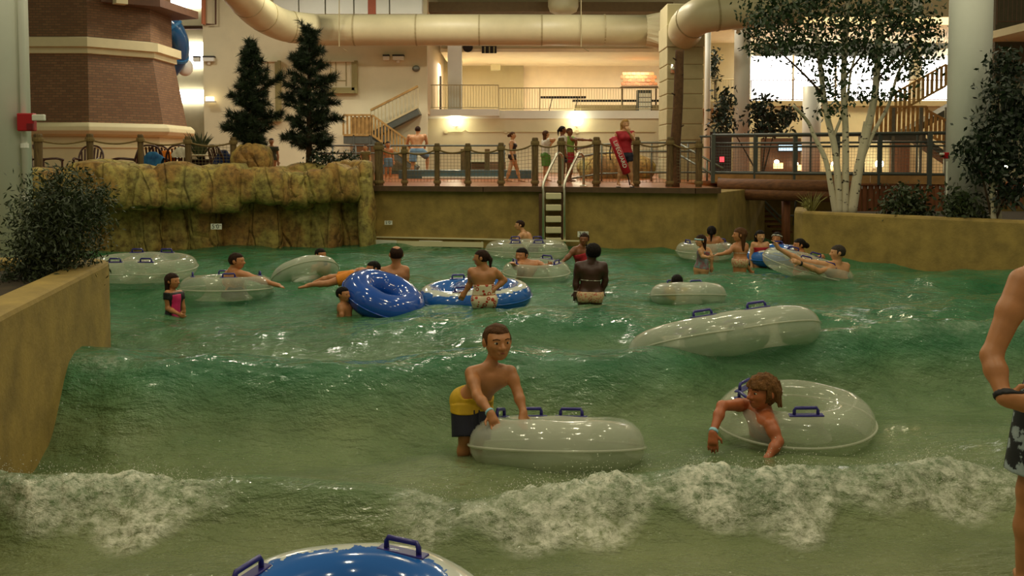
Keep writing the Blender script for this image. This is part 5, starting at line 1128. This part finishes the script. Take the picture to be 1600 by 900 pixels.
        hd_ = np.maximum(hd_, (hf - .6 - (hz > line) * 5) * hr)
        if st == 'bald': hd_ = np.maximum(hd_, (hz - .72 - np.abs(hx) * .3) * hr * np.where(hf > -.75, 1, .2))
        DHr = fd.blank(); DHr[sl] = hd_; ex = []
        bk = lambda x, y, z: tuple(Vector(hp(x, y, z)))
        dn = lambda p_, d_: tuple(Vector(p_) - up * d_ * hr)
        if st == 'long': 
            for sx_ in (-.62, -.35, 0, .35, .62): ex += [('c', bk(sx_, -.5 + .2 * abs(sx_), .1), dn(bk(sx_ * 1.05, -.62 + .35 * abs(sx_), -.4), 1.7), .32 * hr, .18 * hr)]
        if st == 'tail': ex += [('c', bk(0, -.9, .3), dn(bk(0, -1.15, 0), .2), .2 * hr, .26 * hr), ('c', dn(bk(0, -1.15, 0), .2), dn(bk(.05, -1.1, 0), 1.5), .26 * hr, .1 * hr)]
        if st == 'bun': ex += [('c', bk(0, -1.0, .0), bk(0, -1.15, -.1), .42 * hr, .42 * hr)]
        if st == 'mop': 
            for i_ in range(12): a_ = i_ * .52 - 3.1; ex += [('c', bk(.8 * math.sin(a_), -.35 - .55 * abs(math.cos(a_)) * (1 if abs(a_) > 1.4 else -.2), .2), bk(.86 * math.sin(a_), -.5 - .5 * abs(math.cos(a_)), -.72), .14 * hr, .06 * hr)] if abs(a_) > .9 else []
        if ex: DHr = fill(fd, ex, .1 * hr, DHr)
        addmesh('hair', DHr, hcol)
    # face
    for sx_ in (-1, 1):
        ey = MB().ell(hp(sx_ * .31, .70, .06), (.15 * hr, .10 * hr, .085 * hr), 8, 6, Matrix([list(hl), list(lk), list(hu)]).transposed()).build('eye', EYEW if vox < .01 else EYED, body, smooth=True)
        if vox < .01:
            MB().ell(hp(sx_ * .31, .78, .06), (.07 * hr, .05 * hr, .075 * hr), 8, 6, Matrix([list(hl), list(lk), list(hu)]).transposed()).build('iris', EYED, ey, smooth=True)
            MB().tube([hp(sx_ * .14, .84, .24), hp(sx_ * .32, .80, .29), hp(sx_ * .50, .66, .23)], .035 * hr, 5).build('eyebrow', hcol, body, smooth=True)
    MB().tube([hp(.22, .77, -.50), hp(0, .87, -.51), hp(-.22, .77, -.50)], .035 * hr, 5).build('mouth', LIP, body, smooth=True)
    ctx = dict(J=J, H=H, fd=fd, DT=DT, DL=DL, DA=DA, DB=DB, add=addmesh, mid=mid, pel=pel, sp=sp, up=up, fw=fw, rt=rt, body=body, g=girth, hp=hp, hr=hr)
    for w_ in wear: w_(ctx)
    return ctx
def region(c, prims): return fill(c['fd'], prims, .002)
def trunks(m, waist=.02, leg=.75, loose=.0, name='swim_trunks', split=None):
    def f_(c):
        H = c['H']; d = c['sp'].normalized(); pr = []; a0 = c['pel'] + d * waist * H + d * .035 * H
        pr.append(('f', tuple(a0), tuple(c['pel'] - d * .085 * H), .135 * H, .135 * H)); ex = []
        for s_ in 'ab':
            h, k = c['J']['h' + s_], c['J']['k' + s_]; e = h.lerp(k, leg); pr.append(('f', tuple(h), tuple(e), .10 * H, .10 * H)); ex.append(('f', tuple(h.lerp(k, .12)), tuple(e), (.064 + loose) * H * c['g'], (.054 + loose * 1.6) * H * c['g']))
        Rg = region(c, pr); bs = smin(c['DT'], c['DL'], .015 * H); D = np.maximum(bs - .007 * H, Rg); D = np.minimum(D, np.maximum(fill(c['fd'], ex, .01 * H), -c['fd'].blank()))
        if split:
            cut = np.broadcast_to((c['pel'].z - split[0] * H - c['fd'].ax[2])[None, None, :], D.shape)
            c['add'](name + '_yoke', np.maximum(D - .004 * H, cut), split[1]); D = np.maximum(D, -cut - .012)
        c['add'](name, D, m)
    return f_
def bottoms(m, hi=.03, lo=.075, name='bikini_bottom', t_=.006):
    def f_(c):
        H = c['H']; d = c['sp'].normalized(); Rg = region(c, [('f', tuple(c['pel'] + d * hi * H), tuple(c['pel'] - d * lo * H), .135 * H, .105 * H)])
        bs = smin(c['DT'], c['DL'], .015 * H); c['add'](name, np.maximum(bs - t_ * H, Rg), m)
    return f_
def band(m, f0, f1, name='bikini_top', arms=0.0, t_=.006):
    def f_(c):
        H = c['H']; a = c['mid'] - c['sp'] * f0; b = c['mid'] - c['sp'] * f1; Rg = region(c, [('f', tuple(a), tuple(b), .24 * H, .24 * H)]); D = np.maximum(c['DT'] - t_ * H, Rg)
        if arms:
            pr = [('f', tuple(c['J']['s' + s_].lerp(c['mid'], .2)), tuple(c['J']['s' + s_].lerp(c['J']['e' + s_], arms)), .07 * H, .06 * H) for s_ in 'ab']; D = np.minimum(D, np.maximum(c['DA'] - t_ * 1.2 * H, region(c, pr)))
        c['add'](name, D, m)
    return f_
def wristband(m, s_, name='wristband', w_=.03):
    def f_(c):
        H = c['H']; a, b = c['J']['e' + s_], c['J']['w' + s_]; p0 = a.lerp(b, 1 - w_ * 4); Rg = region(c, [('f', tuple(p0), tuple(a.lerp(b, .99)), .05 * H, .05 * H)]); c['add'](name, np.maximum(c['DA'] - .004 * H, Rg), m)
    return f_
yel = mat('yellow_cloth', rgb(206, 164, 28), .7, var=.15, scale=6); nav = mat('navy_cloth', rgb(26, 26, 44), .6, var=.25, scale=6)
blk = mat('black_cloth', rgb(22, 20, 22), .6, var=.2); pnk = mat('magenta_cloth', rgb(196, 30, 96), .6, var=.1); redc = mat('red_cloth', rgb(168, 22, 36), .7, var=.1)
whc = mat('white_cloth', rgb(206, 202, 184), .8, var=.06); grn = mat('green_cloth', rgb(84, 132, 48), .8, var=.15); blu = mat('blue_cloth', rgb(104, 134, 156), .8, var=.15); org = mat('orange_cloth', rgb(214, 128, 20), .7, var=.15)
bandm = mat('pale_blue_band', rgb(150, 200, 214), .5, var=0); dkb = mat('dark_swimsuit', rgb(44, 34, 36), .6, var=.15); teal = mat('teal_print', rgb(110, 150, 150), .7, var=.5, scale=14, col2=rgb(150, 60, 70)); lime = mat('lime_cloth', rgb(130, 168, 70), .8, var=.1)
t = NT('floral_print'); vo = t.n('ShaderNodeTexVoronoi', feature='F1'); vo.inputs['Scale'].default_value = 17; t.l(t.pos(), vo.inputs['Vector'])
t.l(t.ramp(vo.outputs[0], [(0, rgb(226, 208, 176)), (.2, rgb(226, 208, 176)), (.24, rgb(178, 46, 26)), (.42, rgb(186, 60, 30)), (.47, rgb(224, 206, 172)), (1, rgb(226, 208, 176))]), t.b.inputs['Base Color']); flo = t.m
t = NT('pink_scale_print'); vo = t.n('ShaderNodeTexVoronoi'); vo.inputs['Scale'].default_value = 38; t.l(t.pos(), vo.inputs['Vector']); t.l(t.ramp(vo.outputs[0], [(.2, rgb(198, 96, 78)), (.55, rgb(216, 184, 140))]), t.b.inputs['Base Color']); pks = t.m
t = NT('tropical_print'); vo = t.n('ShaderNodeTexVoronoi'); vo.inputs['Scale'].default_value = 9; vo.inputs['Randomness'].default_value = 1.0; t.l(t.pos(), vo.inputs['Vector']); nz_ = t.noise(t.pos(), 24, 3)
mu = t.n('ShaderNodeMath', operation='MULTIPLY_ADD'); t.l(nz_, mu.inputs[0]); mu.inputs[1].default_value = .9; t.l(vo.outputs[0], mu.inputs[2])
t.l(t.ramp(mu.outputs[0], [(.0, rgb(196, 204, 200)), (.80, rgb(150, 164, 168)), (.86, rgb(30, 32, 38)), (1, rgb(22, 24, 30))]), t.b.inputs['Base Color']); trop = t.m

# ---- foreground boy pushing the tube
c = person('boy in yellow and navy swim trunks leaning over a clear inner tube', 1.36, (776, 504, 6.95), 38,
    dict(head=(777, 534), neck=(765, 572), sb=(737, 583, -.05), sa=(797, 581, .02), eb=(746, 618, -.22), wb=(766, 645, -.34), ea=(809, 613, -.04), wa=(818, 644, -.14), hb=(726, 626, .10), ha=(750, 629, .20), kb=(727, 684, .02), ka=(746, 688, .10), fb=(721, 735, .06), fa=(738, 738, .16)),
    'tan', ('crop', 'brown'), vox=.0072, child=True, hh=.192, hands=dict(b=((.35, -.35, -.75), (.3, -.5, -.6), .7), a=((-.10, -.45, -.8), (0, -.5, -.6), .5)), look=(.36, -.93, -.12),
    wear=[trunks(nav, .025, .97, .012, split=(.042, yel)), wristband(bandm, 'b')])
b0 = P(741, 641, 6.78)
for dx in (0, .035): MB().tube([b0 + Vector((dx, 0, 0)), b0 + Vector((dx, -.012, -.09)), b0 + Vector((dx + .008, -.012, -.16))], .006, 5).build('drawstring', nav, c['body'])
# ---- boy in the right-hand tube
person('sandy haired wet boy leaning out through a clear inner tube', 1.42, (1192, 582, 7.05), -62,
    dict(head=(1192, 613), neck=(1196, 643, .0), sa=(1204, 664, -.16), sb=(1172, 632, .16), eb=(1128, 634, .0), wb=(1114, 676, -.16), ea=(1216, 690, -.24), wa=(1199, 716, -.32), ha=(1200, 706, .42), hb=(1186, 690, .55), ka=(1170, 726, .70), kb=(1150, 712, .75), fa=(1130, 715, .8), fb=(1108, 700, .85)),
    'red', ('mop', 'sandy'), vox=.0075, child=True, hh=.178, hands=dict(b=((-.05, -.25, -1), (.2, .6, -.1), .35), a=((-.25, -.3, -.9), (0, .5, .2), .3)), look=(-.92, -.35, .02),
    wear=[trunks(nav, .02, .8, .008), wristband(bandm, 'b')])
# ---- man at the right edge, hand on hip
c = person('man in black and white tropical swim shorts standing with a hand on his hip', 1.80, (1668, 292, 4.55), 160,
    dict(head=(1668, 330), neck=(1660, 395), sb=(1598, 440, 0), sa=(1740, 440, .05), eb=(1549, 556, -.06), wb=(1569, 622, -.20), ea=(1790, 560), wa=(1780, 640, .1), ha=(1695, 622), hb=(1640, 622), kb=(1612, 768), ka=(1700, 768), fb=(1600, 905, .02), fa=(1705, 905)),
    'tan', ('short', 'dbrown'), vox=.009, hands=dict(b=((.75, -.2, -.15), (.5, .5, .0), .4)), wear=[trunks(trop, .05, .82, .014, 'swim_shorts'), wristband(blk, 'b', 'watch', .035)])
# ---- people in the pool
person('girl in a pink and black rash guard standing waist deep', 1.22, (269, 427, 12.6), 78, dict(sb=(262, 458, -.1), eb=(262, 482, -.1), wb=(280, 491, -.25), sa=(281, 458, .12), ea=(286, 480, .12)), 'tan', ('long', 'dbrown'), child=True, look=(.95, -.25, 0),
    wear=[band(blk, -.05, 1.0, 'rash_guard', .45, .009), lambda c: c['add']('pink_front', np.maximum(c['DT'] - .0125 * c['H'], region(c, [('f', tuple(c['mid'] - c['sp'] * .02 + c['fw'] * .085 - Vector((0, .05, 0))), tuple(c['pel'] + c['fw'] * .085 - Vector((0, .05, 0))), .085, .085)])), pnk)])
person('man with dark brown hair stretching one arm across the water from a clear tube', 1.75, (370, 397, 14.3), 120, dict(head=(370, 408), neck=(362, 424), sb=(375, 428, -.12), sa=(357, 428, .15), eb=(402, 436, -.15), wb=(428, 444, -.2), ea=(352, 440, .2), wa=(356, 448, .1), ha=(362, 462), hb=(374, 462), ka=(368, 478, -.2), kb=(376, 478, -.2)), 'tan', ('short', 'dbrown'), hands=dict(b=((1, -.1, -.25), (0, 0, -1), .3)), look=(.98, -.1, -.1), wear=[trunks(nav, .02, .8, .01)])
person('swimmer whose dark head shows above a tipped clear tube', 1.6, (501, 388, 16.6), 60, None, 'tan', ('short', 'black'), look=(.8, -.6, 0))
person('man with a bald patch seen from behind leaning past a blue tube', 1.78, (620, 384, 13.8), 200, dict(head=(619, 398), neck=(619, 416), sb=(633, 422, 0), sa=(598, 424, .0), ea=(576, 432, .05), wa=(558, 437, .0), eb=(634, 445, .1), ha=(606, 458), hb=(626, 458)), 'tan', ('bald', 'dbrown'), wear=[trunks(nav, .02, .8, .01)])
person('child in orange trunks floating on the back with legs stretched out', 1.30, (588, 418, 13.6), -60, dict(head=(583, 420), neck=(574, 424), sa=(570, 424, -.1), sb=(570, 424, .2), ea=(560, 430, -.1), eb=(562, 428, .3), wa=(556, 436, -.1), wb=(556, 432, .3), ha=(548, 433, -.08), hb=(548, 432, .1), ka=(512, 443, -.15), kb=(516, 434, .15), fa=(482, 445, -.2), fb=(492, 441, .15)), 'tan', ('short', 'black'), child=True, look=(-.5, -.3, .6), wear=[trunks(org, .02, .6, .006)])
person('bare backed dark haired boy pushing up a plain blue tube', 1.15, (532, 446, 12.2), 60, dict(head=(536, 460), neck=(537, 473), sb=(532, 478, -.05), sa=(545, 477, .08), ea=(556, 466, .12), wa=(566, 453, .12), eb=(534, 492, -.1), hb=(532, 503, 0), ha=(545, 503, .05)), 'tan', ('short', 'black'), child=True, hands=dict(a=((.7, .2, .3), (.3, .4, -.4), .3)), look=(.75, -.3, .05), wear=[trunks(nav, .02, .8, .01)])
person('girl in a red and cream floral two piece swimsuit seen from behind', 1.48, (752, 388, 12.3), 190, dict(head=(752, 403), neck=(757, 419), sa=(737, 424, 0), sb=(772, 424, 0), ea=(735, 443, .1), wa=(727, 456, .1), eb=(788, 438, .08), wb=(772, 452, -.02), ha=(748, 468), hb=(765, 468), ka=(747, 500), kb=(766, 500)), 'tan', ('tail', 'dbrown'), fem=True, look=(-.92, .1, 0), wear=[band(flo, .45, .82, t_=.008), bottoms(flo, .04, .07)])
person('boy resting his arms on a clear tube with his head bent forward', 1.5, (812, 386, 15.8), -20, dict(head=(815, 399), neck=(823, 409), sb=(812, 413, -.15), sa=(840, 411, .05), eb=(806, 418, -.25), wb=(803, 414, -.35), ea=(852, 417, -.1), wa=(858, 414, -.2)), 'tan', ('short', 'black'), child=True, look=(-.5, -.8, -.25), wear=[trunks(nav, .02, .8, .01)])
person('boy standing side-on against the pool wall left of the ladder', 1.5, (812, 342, 20.3), -105, dict(head=(812, 352), neck=(818, 363), sa=(815, 367, -.12), sb=(824, 366, .15), ea=(808, 376, -.15), wa=(800, 379, -.15), ha=(830, 384, -.05), hb=(833, 384, .1)), 'fair', ('short', 'dbrown'), look=(-1, -.1, -.05), wear=[trunks(nav, .02, .8, .01)])
person('girl in a dark red bikini reaching sideways across the water', 1.55, (914, 363, 17.2), -30, dict(head=(913, 374), neck=(908, 386), sb=(898, 390, -.1), sa=(916, 390, .1), eb=(889, 400, -.15), wb=(881, 407, -.2), ea=(922, 402, .1)), 'brown', ('tail', 'dbrown'), fem=True, look=(-.3, -.9, -.2), hands=dict(b=((-.7, -.2, -.6), (0, 0, -1), .3)), wear=[band(redc, .15, .5)])
person('girl in pink patterned bikini bottoms standing thigh deep with her back turned', 1.52, (927, 376, 12.5), 178, dict(head=(926, 394), neck=(923, 410), sa=(904, 415), sb=(943, 415), ea=(900, 440, .02), wa=(900, 456, .0), eb=(946, 438, .02), wb=(941, 455, .05), ha=(913, 461), hb=(931, 461), ka=(910, 494), kb=(933, 494)), 'dark', ('afro', 'black'), fem=True, look=(-.55, .6, 0), wear=[bottoms(pks, .035, .06), band(whc, .46, .50, 'bikini_strap', t_=.003), wristband(whc, 'a')])
person('swimmer in yellow with only a dark head above a clear tube', 1.5, (1059, 427, 14.2), 170, dict(head=(1058, 440), sa=(1042, 452, .1), sb=(1076, 452, .1)), 'brown', ('short', 'black'), wear=[band(yel, -.05, .9, 'swim_shirt')])
G0 = 'bathers grouped near the bridge'
person('girl with swim goggles on her dark hair standing side-on', 1.25, (1096, 368, 17.0), -40, dict(head=(1095, 376), neck=(1099, 387), sb=(1094, 391, -.1), sa=(1106, 390, .1), ea=(1112, 400, 0), eb=(1098, 401, -.15), wb=(1106, 402, -.3)), 'fair', ('long', 'dbrown'), child=True, group=G0, look=(-.9, -.3, 0), wear=[band(teal, .05, .95, 'swimsuit'), lambda c: MB().tube([c['hp'](.8, -.1, .2), c['hp'](.5, .85, .25), c['hp'](-.5, .85, .25), c['hp'](-.8, -.1, .2)], .12 * c['hr'], 6).build('goggles', bandm, c['body'])])
person('girl with a long dark braid seen from behind against the wall', 1.4, (1112, 353, 18.9), 195, dict(sa=(1102, 373), sb=(1122, 373), eb=(1132, 383), wb=(1136, 389)), 'tan', ('tail', 'black'), child=True, group=G0, look=(.2, .9, 0))
person('girl with long brown hair reaching sideways, bare back to the pool', 1.5, (1158, 357, 16.9), 190, dict(head=(1156, 367), neck=(1158, 380), sa=(1149, 384), sb=(1165, 384), ea=(1140, 393, -.05), wa=(1128, 397, -.1), ha=(1152, 408), hb=(1160, 408)), 'tan', ('long', 'brown'), child=True, group=G0, look=(-.9, .1, 0), hands=dict(a=((-1, 0, -.1), (0, 0, -1), .3)), wear=[band(whc, .42, .47, 'bikini_strap', t_=.003), bottoms(pks, .03, .07)])
person('girl in a red swimsuit facing the pool beside the blue tube', 1.3, (1188, 360, 18.2), 10, None, 'fair', ('long', 'black'), child=True, group=G0, wear=[band(redc, .15, .95, 'swimsuit')])
person('girl in a pale headband leaning on the blue tube', 1.4, (1214, 363, 18.9), -30, None, 'tan', ('long', 'black'), child=True, group=G0, wear=[band(dkb, .1, .95, 'swimsuit'), lambda c: MB().tube([c['hp'](.85, -.1, .3), c['hp'](.5, .7, .6), c['hp'](-.5, .7, .6), c['hp'](-.85, -.1, .3)], .1 * c['hr'], 6).build('headband', whc, c['body'])])
person('woman with dark hair in a bun and a coral top beside the tipped tube', 1.6, (1251, 372, 16.6), -70, dict(head=(1249, 383), neck=(1252, 394), sa=(1248, 399, -.12), sb=(1258, 399, .15), ea=(1262, 406, -.2), wa=(1280, 402, -.1)), 'tan', ('bun', 'black'), fem=True, group=G0, look=(-1, -.05, 0), wear=[band(mat('coral_cloth', rgb(206, 86, 70), .7, var=.1), .05, .7)])
person('grey haired man holding a clear tube with one arm stretched forward', 1.78, (1312, 381, 15.6), 230, dict(head=(1309, 395), neck=(1308, 411), sa=(1288, 414, -.1), sb=(1322, 416, .1), ea=(1252, 408, -.15), wa=(1216, 388, -.15), eb=(1280, 424, -.25), wb=(1249, 411, -.35), ha=(1300, 446), hb=(1320, 446)), 'fair', ('short', 'grey'), group=G0, look=(-.95, .1, 0), hands=dict(a=((-.4, 0, .7), (-.5, 0, -.5), .5)), wear=[trunks(nav, .02, .8, .01), wristband(blk, 'b', 'watch')])
# ---- people on the deck
person('shirtless man in blue shorts leaning on the rail with one foot up', 1.75, (652, 198, 33.4), 165, dict(head=(653, 203), sa=(639, 213), sb=(664, 212), ea=(636, 224, .15), wa=(641, 231, .3), eb=(667, 224, .2), wb=(664, 229, .4), ha=(646, 236), hb=(657, 236), ka=(645, 256), kb=(668, 245, .3), fa=(643, 274), fb=(667, 266, .3)), 'fair', ('short', 'dbrown'), vox=.018, look=(.2, .9, -.2), wear=[trunks(blu, .02, .85, .014, 'shorts')])
person('slim bather in a dark two piece swimsuit walking along the deck', 1.40, (801, 206, 27.0), 80, dict(ka=(796, 266, -.1), fa=(792, 281, -.1), kb=(808, 264, .1), fb=(812, 281, .1)), 'fair', ('bun', 'brown'), vox=.016, fem=True, wear=[band(dkb, .1, .6), bottoms(dkb, .04, .08)])
person('woman in a white top and green shorts standing behind the ladder', 1.45, (853, 204, 27.4), 110, dict(eb=(866, 218, -.1), wb=(862, 224, -.1)), 'fair', ('long', 'brown'), vox=.016, fem=True, wear=[band(whc, -.05, 1.0, 'white_top', .3, .01), trunks(grn, .03, .9, .012, 'green_shorts')])
person('dark haired person in a white shirt standing behind the ladder rails', 1.55, (879, 197, 26.6), 100, None, 'brown', ('tail', 'black'), vox=.016, wear=[band(whc, -.05, 1.1, 'white_shirt', .6, .012), trunks(nav, .02, .7, .01, 'dark_shorts')])
person('person in a lime green top resting an arm on the fence rail', 1.515, (890, 200, 27.2), 60, dict(eb=(900, 219, -.1), ea=(905, 218, .1), wa=(920, 219, .0)), 'brown', ('short', 'brown'), vox=.016, wear=[band(lime, -.05, .9, 'lime_top', .2, .012), trunks(redc, .02, .7, .01, 'red_shorts')])
person('small dark haired person behind the thick corner post of the deck fence', 1.17, (606, 221, 29.5), 20, None, 'tan', ('short', 'black'), vox=.018, child=True, wear=[trunks(blu, .02, .8, .01)])
person('person in an olive top behind the low shrub by the taller pine', 1.04, (571, 226, 27.0), -20, None, 'fair', ('short', 'grey'), vox=.018, child=True, wear=[band(mat('olive_cloth', rgb(116, 104, 60), .8, var=.1), -.05, 1.0, 'olive_top', .5, .012)])
person('person half hidden between the two pines on the rock terrace', 1.18, (424, 216, 25.0), 10, None, 'fair', ('short', 'black'), vox=.018, wear=[band(mat('grey_green_cloth', rgb(82, 88, 66), .8, var=.1), -.05, 1.0, 'grey_shirt', .5, .012)])
person('person with a ruddy face and red shirt under the shorter pine', 1.14, (408, 219, 25.3), 30, None, 'red', ('short', 'brown'), vox=.018, wear=[band(redc, -.05, 1.0, 'red_shirt', .5, .012)])
# ---- lifeguard with rescue tube
c = person('blonde lifeguard in red top and navy shorts standing above the pool wall', 1.60, (976, 183, 21.9), 5, dict(head=(977, 194), neck=(976, 204), sb=(965, 207), sa=(988, 207), eb=(959, 221, .02), wb=(957, 231, -.1), ea=(990, 218, -.15), wa=(982, 206, -.28), ha=(983, 243), hb=(973, 243), ka=(985, 265), kb=(969, 267), fa=(987, 286, 0), fb=(966, 286, 0)), 'fair', ('long', 'blond'), vox=.013, girth=.84, fem=True, look=(.3, -.9, -.25), hands=dict(a=((-.3, -.1, .9), (0, .6, 0), .8), b=((0, -.2, -1), (.4, 0, 0), .7)),
    wear=[band(redc, -.06, .9, 'red_tank_top', 0, .008), trunks(nav, .045, .42, .006, 'navy_shorts')])
for s_ in 'ab': q = c['J']['f' + s_]; MB().box((q.x, q.y - .06, 1.412), (.09, .25, .02)).build('sandal', blk, c['body'], bevel=.008)
rt_ = thing('rescue_tube', P(980, 275, 21.6), 'red rescue tube with white LIFEGUARD lettering held against the leg', 'rescue tube')
a_ = P(957, 214, 21.6); b_ = P(980, 272, 21.55); MB().tube([a_, a_.lerp(b_, .03), a_.lerp(b_, .97), b_], [.06, .095, .095, .06], 14).build('foam_body', mat('rescue_red', rgb(176, 18, 34), .4, var=.05), rt_, smooth=True)
MB().tube(catmull([b_, P(982, 279, 21.6), P(983, 284, 21.7), P(984, 289, 21.8)], 4), .014, 6).build('tow_strap', blk, rt_); MB().tube(catmull([P(957, 222, 21.6), P(953, 236, 21.6), P(954, 250, 21.6)], 4), .014, 6).build('loose_strap', blk, rt_)
d_ = (b_ - a_).normalized(); ang = math.atan2(d_.z, d_.x); ctr = a_.lerp(b_, .47) + Vector((0, -.112, 0))
text('lettering', 'LIFEGUARD', .125, ctr, (R(90), -ang, 0), M['signw'], rt_, .004)
